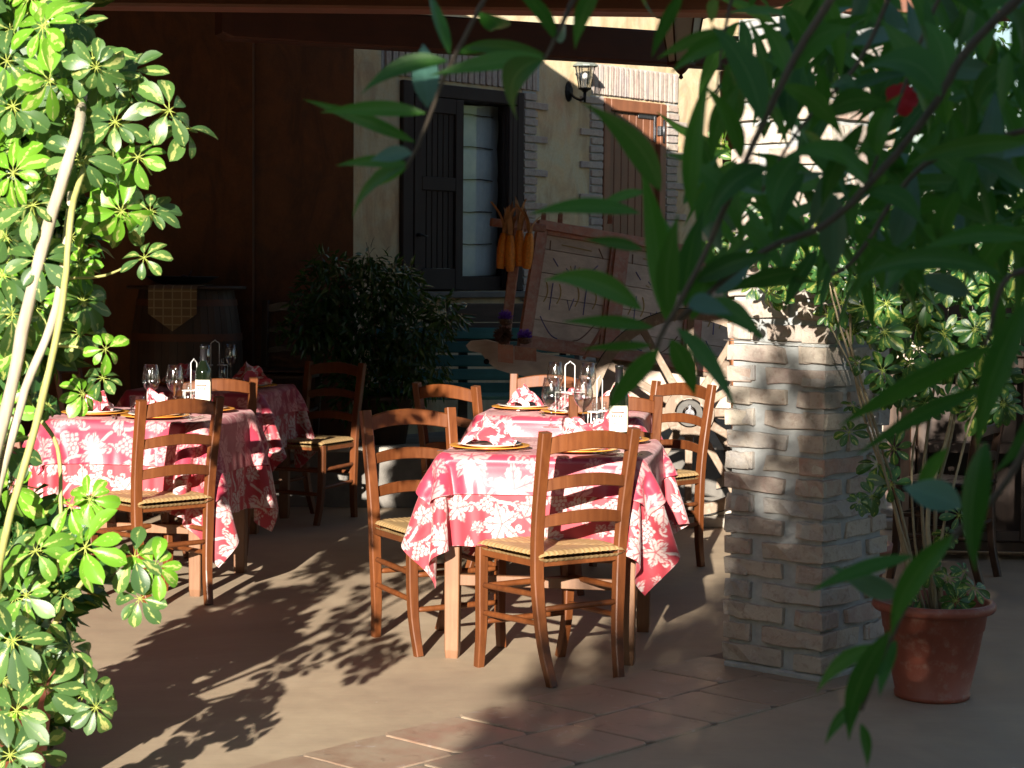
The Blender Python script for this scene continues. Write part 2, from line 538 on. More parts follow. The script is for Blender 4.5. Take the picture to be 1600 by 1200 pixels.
class MB:
    """collects simple shapes, becomes ONE mesh"""
    def __init__(s):
        s.v, s.f, s.sm = [], [], []
    def add(s, vs, fs, smooth=False):
        k = len(s.v)
        s.v += [tuple(p) for p in vs]
        s.f += [tuple(i + k for i in f) for f in fs]
        s.sm += [smooth] * len(fs)
        return s
    def box(s, x0, x1, y0, y1, z0, z1, bev=0.0, mat=None):
        if bev:
            bm = bmesh.new()
            bmesh.ops.create_cube(bm, size=1)
            for v in bm.verts:
                v.co = Vector(((x0 + x1) / 2 + v.co.x * (x1 - x0), (y0 + y1) / 2 + v.co.y * (y1 - y0), (z0 + z1) / 2 + v.co.z * (z1 - z0)))
            bmesh.ops.bevel(bm, geom=bm.edges[:], offset=bev, segments=1, affect='EDGES', profile=.5)
            bm.verts.index_update()
            vs = [v.co.copy() for v in bm.verts]
            fs = [[v.index for v in f.verts] for f in bm.faces]
            bm.free()
        else:
            vs = [Vector((x, y, z)) for z in (z0, z1) for y in (y0, y1) for x in (x0, x1)]
            fs = [(0, 2, 3, 1), (4, 5, 7, 6), (0, 1, 5, 4), (2, 6, 7, 3), (1, 3, 7, 5), (0, 4, 6, 2)]
        if mat is not None:
            vs = [mat @ v for v in vs]
        return s.add(vs, fs)
    def sweep(s, pts, sec, closed=False, smooth=False, cap=True, upv=None):
        """sec(i) -> list of (a,b) offsets; frames by parallel transport"""
        pts = [Vector(p) for p in pts]
        n = len(pts)
        T = []
        for i in range(n):
            a, b = pts[max(i - 1, 0)], pts[min(i + 1, n - 1)]
            if closed:
                a, b = pts[(i - 1) % n], pts[(i + 1) % n]
            T.append((b - a).normalized())
        ref = Vector(upv) if upv is not None else (Vector((0, 1, 0)) if abs(T[0].z) > 0.7 else Vector((0, 0, 1)))
        A = (ref - T[0] * ref.dot(T[0])).normalized()
        vs, m = [], None
        for i in range(n):
            A = (A - T[i] * A.dot(T[i])).normalized()
            B = T[i].cross(A)
            q = sec(i)
            m = len(q)
            vs += [pts[i] + B * a + A * b for a, b in q]
        fs = []
        for i in range(n if closed else n - 1):
            for j in range(m):
                a, b = i * m + j, i * m + (j + 1) % m
                c, d = ((i + 1) % n) * m + (j + 1) % m, ((i + 1) % n) * m + j
                fs.append((a, b, c, d))
        if cap and not closed:
            fs.append(tuple(range(m))[::-1])
            fs.append(tuple((n - 1) * m + j for j in range(m)))
        return s.add(vs, fs, smooth)
    def tube(s, pts, r, seg=8, closed=False, smooth=True):
        rr = r if hasattr(r, '__len__') else [r] * len(pts)
        return s.sweep(pts, lambda i: [(rr[i] * math.cos(2 * PI * j / seg), rr[i] * math.sin(2 * PI * j / seg)) for j in range(seg)], closed, smooth)
    def bar(s, pts, w_, h_, ch=0.2, upv=None):
        ww = w_ if hasattr(w_, '__len__') else [w_] * len(pts)
        hh = h_ if hasattr(h_, '__len__') else [h_] * len(pts)
        def sec(i):
            a, b = ww[i] / 2, hh[i] / 2
            c = min(a, b) * ch
            return [(a - c, -b), (a, -b + c), (a, b - c), (a - c, b), (-a + c, b), (-a, b - c), (-a, -b + c), (-a + c, -b)]
        return s.sweep(pts, sec, False, False, True, upv)
    def lathe(s, prof, seg=24, c=(0, 0, 0), smooth=True, cap=True):
        vs, fs = [], []
        for (r, z) in prof:
            vs += [Vector((c[0] + r * math.cos(2 * PI * j / seg), c[1] + r * math.sin(2 * PI * j / seg), c[2] + z)) for j in range(seg)]
        for i in range(len(prof) - 1):
            for j in range(seg):
                k = (j + 1) % seg
                fs.append((i * seg + j, i * seg + k, (i + 1) * seg + k, (i + 1) * seg + j))
        if cap:
            if prof[0][0] > 1e-5: fs.append(tuple(range(seg))[::-1])
            if prof[-1][0] > 1e-5: fs.append(tuple((len(prof) - 1) * seg + j for j in range(seg)))
        return s.add(vs, fs, smooth)
    def mesh(s, name, mat):
        me = bpy.data.meshes.new(name)
        me.from_pydata([tuple(v) for v in s.v], [], s.f)
        me.polygons.foreach_set('use_smooth', s.sm)
        me.materials.append(mat)
        me.update()
        return me
    def build(s, name, mat, parent=None):
        return link(name, s.mesh(name, mat), parent)

def bez(pts, n=12):
    """Catmull-Rom through points"""
    pts = [Vector(p) for p in pts]
    q = [pts[0] * 2 - pts[1]] + pts + [pts[-1] * 2 - pts[-2]]
    out = []
    for i in range(1, len(q) - 2):
        for k in range(n):
            t = k / n
            a, b, c, d = q[i - 1], q[i], q[i + 1], q[i + 2]
            out.append(0.5 * ((2 * b) + (c - a) * t + (2 * a - 5 * b + 4 * c - d) * t * t + (3 * b - a - 3 * c + d) * t ** 3))
    out.append(pts[-1])
    return out

# ------------------------------------------------------------------ ground
gm = MB()
gm.add([(-60, -60, 0), (60, -60, 0), (60, 90, 0), (-60, 90, 0)], [(0, 1, 2, 3)])
ground = gm.build('patio_floor', M['floor'])
tag(ground, kind='structure')

lm = MB()  # unseen dark grass added behind the viewer to cut bounced light
lm.add([(-60, -60, .004), (60, -60, .004), (60, -3.2, .004), (-60, -3.2, .004)], [(0, 1, 2, 3)])
added_lawn = lm.build('added_lawn', m_plain('added_lawn', (0.05, 0.075, 0.02), .95, 0, .4, .8, 12))
tag(added_lawn, kind='structure')

# terracotta tile band, two tiles wide, running parallel to the house
tb = Vector((-0.353, 5.88, 0))
tdir, tnor = UX, UN
tile_me = []
for vv in range(4):
    m = MB()
    random.seed(20 + vv)
    a, b = 0.163, 0.163
    pts = []
    corners = [(-a, -b), (a, -b), (a, b), (-a, b)]
    ring = []
    for i in range(4):
        p, q = Vector(corners[i]), Vector(corners[(i + 1) % 4])
        for t in (0.06, 0.35, 0.65, 0.94):
            r = p.lerp(q, t)
            ring.append((r.x + random.uniform(-.003, .003), r.y + random.uniform(-.003, .003)))
    n = len(ring)
    vs = [(x, y, -0.02) for x, y in ring] + [(x, y, 0.0010) for x, y in ring] + [(x * 0.97, y * 0.97, 0.0032) for x, y in ring]
    fs = [(i, (i + 1) % n, n + (i + 1) % n, n + i) for i in range(n)] + [(n + i, n + (i + 1) % n, 2 * n + (i + 1) % n, 2 * n + i) for i in range(n)] + [tuple(2 * n + i for i in range(n))]
    m.add(vs, fs)
    tile_me.append(m.mesh('tile', M['tile']))
bedm = MB()
c0_, c1_ = tb + tdir * (-9 * .335 - .05), tb + tdir * (4 * .335 + .42)
bedm.add([(*(c0_ + tnor * .006)[:2], .004), (*(c0_ + tnor * .657)[:2], .004), (*(c1_ + tnor * .657)[:2], .004), (*(c1_ + tnor * .006)[:2], .004)], [(0, 1, 2, 3)])
bedm.build('tile_bed', m_plain('tile_grout', (0.25, 0.195, 0.145), .95, 0, .3, .4, 14), ground)
random.seed(3)
for i in range(-9, 5):
    for j in range(2):
        c = tb + tdir * (i * 0.335 + 0.17 * j + 0.1) + tnor * (0.165 + 0.333 * j)
        o = link('tile', tile_me[random.randrange(4)], ground)
        o.location = (c.x, c.y, random.uniform(.0036, .0050))
        o.rotation_euler = (random.uniform(-.006, .006), random.uniform(-.006, .006), TH + random.choice((0, PI / 2, PI)) + random.uniform(-.01, .01))

# raised terrace along the house
pm = MB()
pl = [(-9, 11.40), (0.55, 11.40), (1.3, 11.75), (6.5, 17.5), (-9, 24)]
pm.add([(x, y, 0.001) for x, y in pl] + [(x, y, 0.33) for x, y in pl], [(0, 1, 6, 5), (1, 2, 7, 6), (2, 3, 8, 7), (3, 4, 9, 8), (4, 0, 5, 9), (5, 6, 7, 8, 9)])
ter = pm.build('raised_terrace', M['platform'])
tag(ter, kind='structure')
em = MB()
em.box(-9, 0.53, 11.372, 11.62, 0.332, 0.365, 0.006)
ee = em.build('terrace_edge', M['stone'], ter)

# ------------------------------------------------------------------ house front with window, door and brick quoins
def add_mat(o, loc, rz):
    o.location = loc
    o.rotation_euler = (0, 0, rz)
    return o
wu0, wz1 = W(630, 135)[0], W(700, 133)[1]
wu1 = W(814, 300)[0]
wz0 = W(700, 455)[1]
du0, du1 = W(941, 250)[0], W(1038, 250)[0]
dz1 = W(980, 157)[1]
TZ = 0.33
HL = 6.6
house = empty('house_front', W0, TH, 'cream sponged plaster house front with brick trimmed window and door', 'house')
wm = MB()
TH_ = 0.32
def wallbox(x0, x1, z0, z1):
    wm.box(x0, x1, 0.0, TH_, z0, z1)
wallbox(0.0, wu0, TZ - .3, 4.6)
wallbox(wu0, wu1, TZ - .3, wz0)
wallbox(wu0, wu1, wz1, 4.6)
wallbox(wu1, du0, TZ - .3, 4.6)
wallbox(du0, du1, dz1, 4.6)
wallbox(du1, HL, TZ - .3, 4.6)
wm.build('wall', M['plaster'], house)

rm = MB()  # box behind the window, added to keep light from leaking in
rm.box(wu0 - .5, wu1 + .3, TH_ + .9, TH_ + 1.0, wz0 - .6, wz1 + .4)
for (a_, b_, c_, d_) in ((wu0 - .5, wu0 - .45, wz0 - .6, wz1 + .4), (wu1 + .25, wu1 + .3, wz0 - .6, wz1 + .4)):
    rm.box(a_, b_, TH_ + .001, TH_ + .899, c_, d_)
rm.box(wu0 - .449, wu1 + .249, TH_ + .001, TH_ + .899, wz0 - .6, wz0 - .55)
rm.box(wu0 - .449, wu1 + .249, TH_ + .001, TH_ + .899, wz1 + .35, wz1 + .4)
rm.build('light_stop_room', M['plaster'], house)
# brick pieces: slightly uneven slips standing proud of the plaster
def slip_mesh(w_, h_, d_, seed, mat, bev=0.006, rugged=0.003, name='brick'):
    random.seed(seed)
    bm = bmesh.new()
    bmesh.ops.create_cube(bm, size=1)
    for v in bm.verts:
        v.co = Vector((v.co.x * w_, v.co.y * d_, v.co.z * h_))
    bmesh.ops.subdivide_edges(bm, edges=[e for e in bm.edges if abs((e.verts[0].co - e.verts[1].co).x) > w_ * .5], cuts=3)
    for v in bm.verts:
        v.co += Vector((random.uniform(-1, 1) * rugged, random.uniform(-1, 1) * rugged, random.uniform(-1, 1) * rugged))
        if abs(v.co.x) > w_ * .4 and random.random() < 0.4:
            v.co.x *= random.uniform(.93, 1.0)
            v.co.z *= random.uniform(.86, 1.0)
    bmesh.ops.bevel(bm, geom=[e for e in bm.edges if e.calc_face_angle(0) > 0.6], offset=bev, segments=2, affect='EDGES', profile=.5)
    me = bpy.data.meshes.new(name)
    bm.to_mesh(me)
    bm.free()
    me.materials.append(mat)
    return me
slips = {}
def slip(w_, h_, mat='wallbrick'):
    key = (round(w_, 2), round(h_, 2))
    if key not in slips:
        slips[key] = [slip_mesh(w_, h_, 0.03, 50 + k, M[mat], 0.004, 0.002) for k in range(3)]
    return random.choice(slips[key])
def put_slip(u, z, w_, h_):
    o = link('brick', slip(w_, h_), house)
    o.location = (u, -0.006 + random.uniform(-.003, .003), z)
    o.rotation_euler = (0, random.uniform(-.02, .02), 0)
random.seed(11)
PITCH = 0.0585
def quoin(u_edge, side, z0, z1, phase):
    k = 0
    z = z0
    while z < z1:
        wdt = 0.25 if (k + phase) % 4 == 0 else 0.13 + random.choice((0, 0, .01))
        put_slip(u_edge + side * wdt / 2, z, wdt, 0.047)
        z += PITCH
        k += 1
quoin(wu1 + 0.012, 1, wz0 - 0.05, wz1 + .03, 1)
quoin(du0 - 0.012, -1, TZ + 0.1, dz1 + .0, 2)
quoin(du1 + 0.012, 1, TZ + 0.1, dz1 + .0, 0)
u = wu0 - 0.15
while u < wu1 + 0.16:
    put_slip(u, wz1 + 0.135, 0.047, 0.22)
    u += 0.0595
u = du0 - 0.10
while u < du1 + 0.12:
    put_slip(u, dz1 + 0.125, 0.047, 0.21)
    u += 0.0595
# mortar beds behind the slips
mm = MB()
mm.box(wu1 + .002, wu1 + 0.145, -0.003, 0.01, wz0 - .08, wz1 + .02)
mm.box(wu0 - .2, wu1 + .18, -0.003, 0.01, wz1 + .025, wz1 + .25)
mm.box(du0 - .145, du0 - .002, -0.003, 0.01, TZ + .05, dz1 + .01)
mm.box(du1 + .002, du1 + .145, -0.003, 0.01, TZ + .05, dz1 + .01)
mm.box(du0 - .13, du1 + .15, -0.003, 0.01, dz1 + .015, dz1 + .24)
mm.build('mortar_bed', M['mortar'], house)

# window: outer frame, left shutter closed, right one folded back in the reveal, roller curtain behind the glass
win = MB()
ww = wu1 - wu0
fw_ = 0.07
win.box(wu0 - .03, wu0 + fw_, -0.035, 0.10, wz0, wz1, .006)
win.box(wu1 - fw_, wu1 - .002, -0.03, 0.20, wz0, wz1, .006)
win.box(wu0 + fw_ + .001, wu1 - fw_ - .001, -0.03, 0.20, wz1 - .09, wz1 - .002, .006)
win.box(wu0 + fw_ + .001, wu1 - fw_ - .001, 0.05, 0.20, wz0 + .002, wz0 + .10, .006)
winf = win.build('window', M['shutter'], house)
us = W(718, 300)[0]
su0 = wu0 + fw_ + .004
sh = MB()
zb, zt = wz0 + .012, wz1 - .095
zr = W(700, 285)[1]
sh.box(su0, su0 + .07, -0.038, 0.012, zb, zt, .004)
sh.box(us - .075, us, -0.038, 0.012, zb, zt, .004)
for za, zb2 in ((zb, zb + .14), (zr - .06, zr + .03), (zt - .10, zt)):
    sh.box(su0 + .071, us - .076, -0.038, 0.012, za, zb2, .004)
shp = sh.build('shutter_frame', M['shutter'], house)
np_ = 6
pw_ = (us - .078 - su0 - .073) / np_
plank = MB()
plank.box(-pw_ / 2 + .003, pw_ / 2 - .003, -0.009, 0.009, 0, 1, .003)
pme = plank.mesh('shutter_plank', M['shutter'])
for za, zb2 in ((zb + .141, zr - .061), (zr + .031, zt - .101)):
    for k in range(np_):
        o = link('plank', pme, shp)
        o.location = (su0 + .073 + pw_ * (k + .5), -0.012, za)
        o.scale = (1, 1, zb2 - za)
kn = MB()
kn.tube([(su0 + .03, -.07, zb + .36), (su0 + .03, -.04, zb + .36)], .012, 8)
kn.tube([(su0 + .03, -.07, zb + .36), (su0 + .09, -.07, zb + .35)], .006, 8)
kn.build('shutter_latch', M['iron'], house)
ud = us
cu = MB()
# curtain as a soft panel with horizontal seams
cz0, cz1 = wz0 + .10, wz1 - .10
nz_ = 60
vs, fs = [], []
for i in range(nz_ + 1):
    z = cz0 + (cz1 - cz0) * i / nz_
    sx = (i / nz_) * 5.3
    dy = 0.012 * abs(math.sin(PI * sx)) ** .5
    for j in range(9):
        x = us - .6 + (wu1 - fw_ - us + .6) * j / 8
        vs.append((x, 0.168 - dy + .004 * math.sin(j * 1.7 + i * .3), z + .006 * math.sin(j)))
for i in range(nz_):
    for j in range(8):
        fs.append((i * 9 + j, i * 9 + j + 1, (i + 1) * 9 + j + 1, (i + 1) * 9 + j))
cu.add(vs, fs, True)
cu.build('curtain', M['curtain'], house)
for k in range(1, 6):
    zs = cz0 + (cz1 - cz0) * k / 5.3
    sm_ = MB()
    sm_.tube([(us - .35 + j * .12, 0.150 + .002 * math.sin(j), zs + .005 * math.sin(j * 1.9 + k)) for j in range(8)], .0045, 5)
    sm_.build('curtain_seam', M['greywood'], house)
gl = MB()
gl.add([(su0, 0.13, cz0), (wu1 - fw_, 0.13, cz0), (wu1 - fw_, 0.13, cz1), (su0, 0.13, cz1)], [(0, 1, 2, 3)])
gl.build('pane', M['glass'], winf)
cdm = MB()
uc, zc = W(740, 255)
cdm.tube([(uc - .12, .14, cz1), (uc - .12, .14, zc)], .0025, 5)
cdm.lathe([(0.0, -.02), (.014, -.012), (.016, 0), (.012, .012), (0, .02)], 10, (uc - .12, .14, zc))
cdm.build('pull_cord', M['iron'], house)
sf = MB()      # folded shutter in the reveal
sf.box(wu1 - fw_ - .05, wu1 - fw_ - .003, -0.03, 0.045, wz0 + .02, wz1 - .1, .004)
for k in range(3):
    sf.box(wu1 - fw_ - .085 - .0, wu1 - fw_ - .053, -0.03 + k * .026, -0.008 + k * .026, wz0 + .02, wz1 - .1, .003)
sf.build('folded_shutter', M['shutter'], house)
sl = MB()
sl.box(wu0 - .09, wu1 + .06, -.075, .045, wz0 - .045, wz0 - .002, .006)
sl.build('sill', M['greywood'], house)

# door
df = MB()
jf = .075
df.box(du0, du0 + jf, -.02, .10, TZ, dz1, .005)
df.box(du1 - jf, du1, -.02, .10, TZ, dz1, .005)
df.box(du0 + jf + .001, du1 - jf - .001, -.02, .10, dz1 - .085, dz1, .005)
dfo = df.build('door_frame', M['door'], house)
npk = 7
pw_ = (du1 - du0 - 2 * jf) / npk
plank = MB()
plank.box(-pw_ / 2 + .003, pw_ / 2 - .003, -0.012, 0.012, 0, dz1 - .087 - TZ, .004)
pme = plank.mesh('door_plank', M['door'])
for k in range(npk):
    o = link('plank', pme, house)
    o.location = (du0 + jf + pw_ * (k + .5), 0.03, TZ)
hz = W(1020, 182)[1]
hg = MB()
hg.box(du1 - jf - .24, du1 - jf - .02, .006, .015, hz - .02, hz + .02, .002)
hg.box(du1 - jf - .05, du1 - jf - .025, .002, .015, hz - .19, hz + .06, .002)
hg.build('strap_hinge', M['irondoor'], house)
hg = MB()
hg.box(du1 - jf - .02, du1 - jf + .05, -.03, .0, hz - .14, hz - .07, .003)
hg.build('hinge_plate', M['irondoor'], house)
hg = MB()
hg.tube([(du1 - jf + .02, -.035, hz - .19), (du1 - jf + .02, -.035, hz - .02)], .009, 8)
hg.build('hinge_pin', M['irondoor'], house)

# wall that closes the terrace on the left, in deep shade
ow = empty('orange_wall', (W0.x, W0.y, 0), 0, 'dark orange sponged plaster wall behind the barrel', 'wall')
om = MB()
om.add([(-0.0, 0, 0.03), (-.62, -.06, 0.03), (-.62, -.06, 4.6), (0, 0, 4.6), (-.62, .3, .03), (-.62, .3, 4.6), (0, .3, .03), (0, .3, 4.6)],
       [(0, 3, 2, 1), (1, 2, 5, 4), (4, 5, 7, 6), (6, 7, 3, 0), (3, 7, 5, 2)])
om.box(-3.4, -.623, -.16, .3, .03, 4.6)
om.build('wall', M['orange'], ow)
sw_ = empty('light_block_wall', (-4.55, 12.1, 0), 0, 'unseen orange plaster wall added beyond the left picture edge to block sky light', 'wall')  # unseen wall added on the left to darken the porch
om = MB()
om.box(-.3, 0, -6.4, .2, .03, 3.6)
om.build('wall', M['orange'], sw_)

# ------------------------------------------------------------------ porch: brick pillar, beams, posts, roof
PF = Vector((1.085, 6.63, 0))            # front corner of the pillar
PS = 0.41
pil = empty('brick_pillar', PF, 0, 'thick rustic brick pillar with wide grey joints beside the terracotta pot', 'pillar')
pil.rotation_euler = (0, 0, TH)
# local: corner at origin, x along UX (right face), y along -UN (left face)
PH = 2.33
core = MB()
ins = 0.012
core.box(ins, PS - ins, ins, PS - ins, 0, PH)
# low mortar skirt
core.box(-.004, PS + .004, -.004, PS + .004, 0.0, 0.028, .008)
core.build('mortar_core', M['mortar'], pil)
bl, bh, bd = 0.255, 0.057, 0.10
cp = 0.0772
bmes = [slip_mesh(bl, bh, bd, 70 + k, M['bricks'], 0.0035, 0.0045) for k in range(7)]
bhalf = [slip_mesh(0.118, bh, bd, 90 + k, M['bricks'], 0.0035, 0.0045) for k in range(5)]
random.seed(5)
ncourse = int((PH - .03) / cp)
cen = PS / 2
for c_ in range(ncourse):
    z = 0.03 + cp * (c_ + .5) - .004
    for f in range(4):
        a = f * PI / 2
        # pinwheel: a face shows a long brick from one corner and a half one after it; courses alternate
        even = (c_ + f) % 2 == 0
        if even:
            specs = [('L', -PS / 2 + bl / 2 - .006), ('H', PS / 2 - 0.118 / 2 - .1 + .085)]
            specs = [('L', PS / 2 - bl / 2 + .006), ('H', -PS / 2 + 0.118 / 2 - 0.006)]
        else:
            specs = [('L', -PS / 2 + bl / 2 - 0.006)] if c_ % 1 == 0 else []
            specs.append(('H', PS / 2 - 0.118 / 2 + .006))
        for kind, x in specs:
            me = random.choice(bmes if kind == 'L' else bhalf)
            o = link('brick', me, pil)
            yy = -PS / 2 + bd / 2 - random.uniform(.0, .008)
            x += random.uniform(-.006, .006) * (0 if abs(x) > .13 else 1)
            # face f: rotate about centre
            p = Vector((x, yy, 0))
            p.rotate(Euler((0, 0, a)))
            o.location = (cen + p.x, cen + p.y, z + random.uniform(-.003, .003) + (.0015 if f % 2 else 0))
            o.rotation_euler = (random.uniform(-.012, .012), random.uniform(-.018, .018), a + random.uniform(-.012, .012) + (PI if random.random() < .5 else 0))
# wire tied round pillar and stems
wr = MB()
zz = 1.19
pts = [(-.02, PS + .01, zz), (-.022, -.02, zz - .004), (.12, -.022, zz + .003), (.17, -.07, zz + .006), (.22, -.03, zz + .01), (PS + .01, -.02, zz)]
wr.tube(pts, .0018, 5)
wr.build('tie_wire', M['wire'], pil)

def beam(name, a, b, w_, h_, mat, label, cat='beam', ends=False, n=10):
    a, b = Vector(a), Vector(b)
    L = (b - a).length
    o = empty(name, (a.x, a.y, a.z), 0, label, cat) if False else None
    m = MB()
    pts = [Vector((L * i / n, 0, 0)) for i in range(n + 1)]
    ww = [w_] * (n + 1)
    hh = [h_] * (n + 1)
    if ends:
        pts.insert(0, Vector((-.05, 0, .0)))
        ww.insert(0, w_ * .8)
        hh.insert(0, h_ * .72)
    m.bar(pts, ww, hh, 0.12, upv=(0, 0, 1))
    ob = m.build(name, mat)
    d = (b - a).normalized()
    zc = Vector((0, 0, 1))
    y = zc.cross(d).normalized()
    z = d.cross(y)
    ob.matrix_world = Matrix.Translation(a) @ Matrix((d, y, z)).transposed().to_4x4()
    return tag(ob, label, cat)
# front beam on the pillar
zb1 = 2.352
beam('roof_beam', (-3.2, 6.86, zb1 + .11), (3.2, 7.02, zb1 + .11), .16, .22, M['beam'], 'long reddish roof beam resting on the brick pillar', 'beam')
# second dark beam further in, with rounded end
pa, pb = P(357, 62, 9.5), P(1152, 109, 10.75)
beam('cross_beam', (pa.x, pa.y, pa.z + .088), (pb.x, pb.y, pb.z + .088), .16, .176, M['darkbeam'], 'dark inner roof beam with rounded left end above the house window', 'beam', True)
# its timber post beside the pillar
pp = P(1138, 110, 10.65)
pm_ = MB()
pb_ = P(1163, 800, 10.65)
pm_.bar([Vector((pb_.x - pp.x, 0, 0)), Vector((0, 0, pp.z - .004))], .09, .10, .12, upv=(0, 1, 0))
post = pm_.build('timber_post', M['post'])
post.location = (pp.x, pp.y, 0.0)
tag(post, 'reddish timber post behind the brick pillar under the dark beam', 'post')
# roof: boards over rafters, out of the picture above, it shades the terrace
roof = empty('porch_roof', (0, 0, 0), 0, 'boarded porch roof above the dining tables', 'roof')
front = [(-6.5, 2.0, 2.36), (-2.5, 4.25, 2.36), (-.29, 5.62, 2.38), (.45, 6.45, 2.42), (1.6, 7.0, 2.47), (3.6, 8.0, 2.5)]
back = [(-6.5, 12.1, 3.65), (-2.5, 12.0, 3.62), (-.35, 11.65, 3.50), (.40, 10.85, 3.50), (1.5, 9.7, 3.40), (3.6, 9.3, 3.3)]
def cut(path, x):
    for i in range(len(path) - 1):
        if path[i][0] <= x <= path[i + 1][0]:
            t = (x - path[i][0]) / (path[i + 1][0] - path[i][0])
            return Vector(path[i]).lerp(Vector(path[i + 1]), t)
xs = [-6.5 + .2525 * i for i in range(41)]
xs[-1] = 3.6
for i in range(40):
    a, b = cut(front, xs[i]), cut(front, min(3.6, xs[i + 1] - .006 + .02))
    c, d = cut(back, min(3.6, xs[i + 1] - .006 + .02)), cut(back, xs[i])
    m = MB()
    dz = 0.0 if i % 2 else .012
    t = Vector((0, 0, .02))
    z0 = Vector((0, 0, dz))
    m.add([a + z0, b + z0, c + z0, d + z0, a + t + z0, b + t + z0, c + t + z0, d + t + z0],
          [(3, 2, 1, 0), (4, 5, 6, 7), (0, 1, 5, 4), (1, 2, 6, 5), (2, 3, 7, 6), (3, 0, 4, 7)])
    m.build('board', M['beam'], roof)
for x in (-3, -1.6, -.2, 1.2, 2.6):
    a, b = cut(front, x), cut(back, x)
    m = MB()
    m.bar([a + Vector((0, .05, -.05)), b + Vector((0, -.05, -.05))], .07, .09, .1)
    m.build('rafter', M['beam'], roof)
# off-picture pillar carrying the left end of the beams
for (x, y) in ((-3.0, 6.66), (-4.2, 9.3)):
    m = MB()
    m.box(-.2, .2, -.2, .2, 0, 2.35, .01)
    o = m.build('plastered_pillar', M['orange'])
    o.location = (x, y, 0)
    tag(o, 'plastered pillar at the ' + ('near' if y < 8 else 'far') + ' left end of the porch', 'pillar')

# ------------------------------------------------------------------ chair
def chair_parts(wood, rush, label, lod=1):
    root = empty('dining_chair', (0, 0, 0), 0, label, 'chair')
    def back_post(s):
        m = MB()
        pts = bez([(s * .142, -.215, 0), (s * .158, -.180, .14), (s * .172, -.165, .32), (s * .177, -.165, .46), (s * .182, -.180, .62), (s * .188, -.225, .885)], 3)
        n = len(pts)
        ww = [.030 + .010 * min(1, i / (n * .4)) for i in range(n)]
        m.bar(pts, ww, [.034] * (n - 1) + [.032], .22, upv=(0, 1, 0))
        return m
    for s in (-1, 1):
        back_post(s).build('back_post', wood, root)
    for s in (-1, 1):
        m = MB()
        pts = bez([(s * .178, .205, 0), (s * .186, .178, .14), (s * .190, .172, .30), (s * .190, .172, .445)], 3)
        m.bar(pts, [.028 + .010 * min(1, i / 5) for i in range(len(pts))], .034, .22, upv=(0, 1, 0))
        m.build('front_leg', wood, root)
    def slat(zc, h, arch, ypos):
        m = MB()
        n = 12
        hw = .172 + (zc - .46) * .02
        vs, fs = [], []
        for i in range(n + 1):
            t = -1 + 2 * i / n
            x = t * hw
            y = ypos - .028 * (1 - t * t)
            zt = zc + h / 2 + arch * (1 - t * t)
            zb_ = zc - h / 2 + arch * .75 * (1 - t * t)
            for (dy, z) in ((-.008, zb_ + .003), (-.008, zt - .004), (-.004, zt), (.004, zt), (.008, zt - .004), (.008, zb_ + .003), (.004, zb_), (-.004, zb_)):
                vs.append((x, y + dy, z))
        for i in range(n):
            for j in range(8):
                fs.append((i * 8 + j, i * 8 + (j + 1) % 8, (i + 1) * 8 + (j + 1) % 8, (i + 1) * 8 + j))
        m.add(vs, fs, False)
        return m
    slat(.832, .056, .026, -.214).build('slat', wood, root)
    slat(.695, .040, .022, -.192).build('slat', wood, root)
    slat(.568, .040, .020, -.177).build('slat', wood, root)
    # rush seat with the four woven fields
    n = 44
    vs, fs, at = [], [], []
    def corner(u_, v_):
        y = -.19 + (v_ + 1) / 2 * .385
        hw = .182 + (v_ + 1) / 2 * .022
        return u_ * hw, y
    for k, side in enumerate((1, -1)):
        for j in range(n + 1):
            for i in range(n + 1):
                u_, v_ = -1 + 2 * i / n, -1 + 2 * j / n
                x, y = corner(u_, v_)
                e = max(abs(u_), abs(v_))
                q = v_ if abs(u_) > abs(v_) else u_          # strand coordinate
                st = .5 + .5 * math.cos(q * 17 * PI)
                rim = math.sqrt(max(0, 1 - max(0, (e - .86) / .14) ** 2))
                seam = min(1, abs(abs(u_) - abs(v_)) * 9)
                z = .448 + side * (.004 + .015 * rim) - (.010 * (1 - e) if side > 0 else 0)
                z += side * (.0032 * st * seam - .004 * (1 - seam))
                vs.append((x, y, z))
                at.append(.15 + .85 * st * (0.35 + .65 * seam) * random.uniform(.8, 1))
    N1 = (n + 1) ** 2
    for k in range(2):
        for j in range(n):
            for i in range(n):
                a = k * N1 + j * (n + 1) + i
                f = (a, a + 1, a + n + 2, a + n + 1)
                fs.append(f if k == 0 else f[::-1])
    me = bpy.data.meshes.new('seat')
    me.from_pydata(vs, [], fs)
    me.polygons.foreach_set('use_smooth', [True] * len(fs))
    atr = me.attributes.new('pattern', 'FLOAT', 'POINT')
    atr.data.foreach_set('value', at)
    me.materials.append(rush)
    link('seat', me, root)
    m = MB()
    for s in (-1, 1):
        m.bar([(s * .176, -.165, .424), (s * .190, .172, .424)], .018, .022, .2)
    m.bar([(-.18, .172, .424), (.18, .172, .424)], .018, .022, .2)
    m.bar([(-.17, -.165, .424), (.17, -.165, .424)], .018, .022, .2)
    m.build('seat_frame', wood, root)
    def rung(a, b, r=.0105):
        a, b = Vector(a), Vector(b)
        m = MB()
        m.tube([a.lerp(b, t) for t in (0, .12, .5, .88, 1)], [r * .8, r, r * 1.12, r, r * .8], 8)
        m.build('rung', wood, root)
    for s in (-1, 1):
        rung((s * .166, -.172, .215), (s * .187, .178, .205))
        rung((s * .171, -.168, .315), (s * .189, .174, .305))
    rung((-.168, -.17, .265), (.168, -.17, .265))
    rung((-.187, .176, .17), (.187, .176, .17))
    rung((-.189, .174, .30), (.189, .174, .30))
    return root

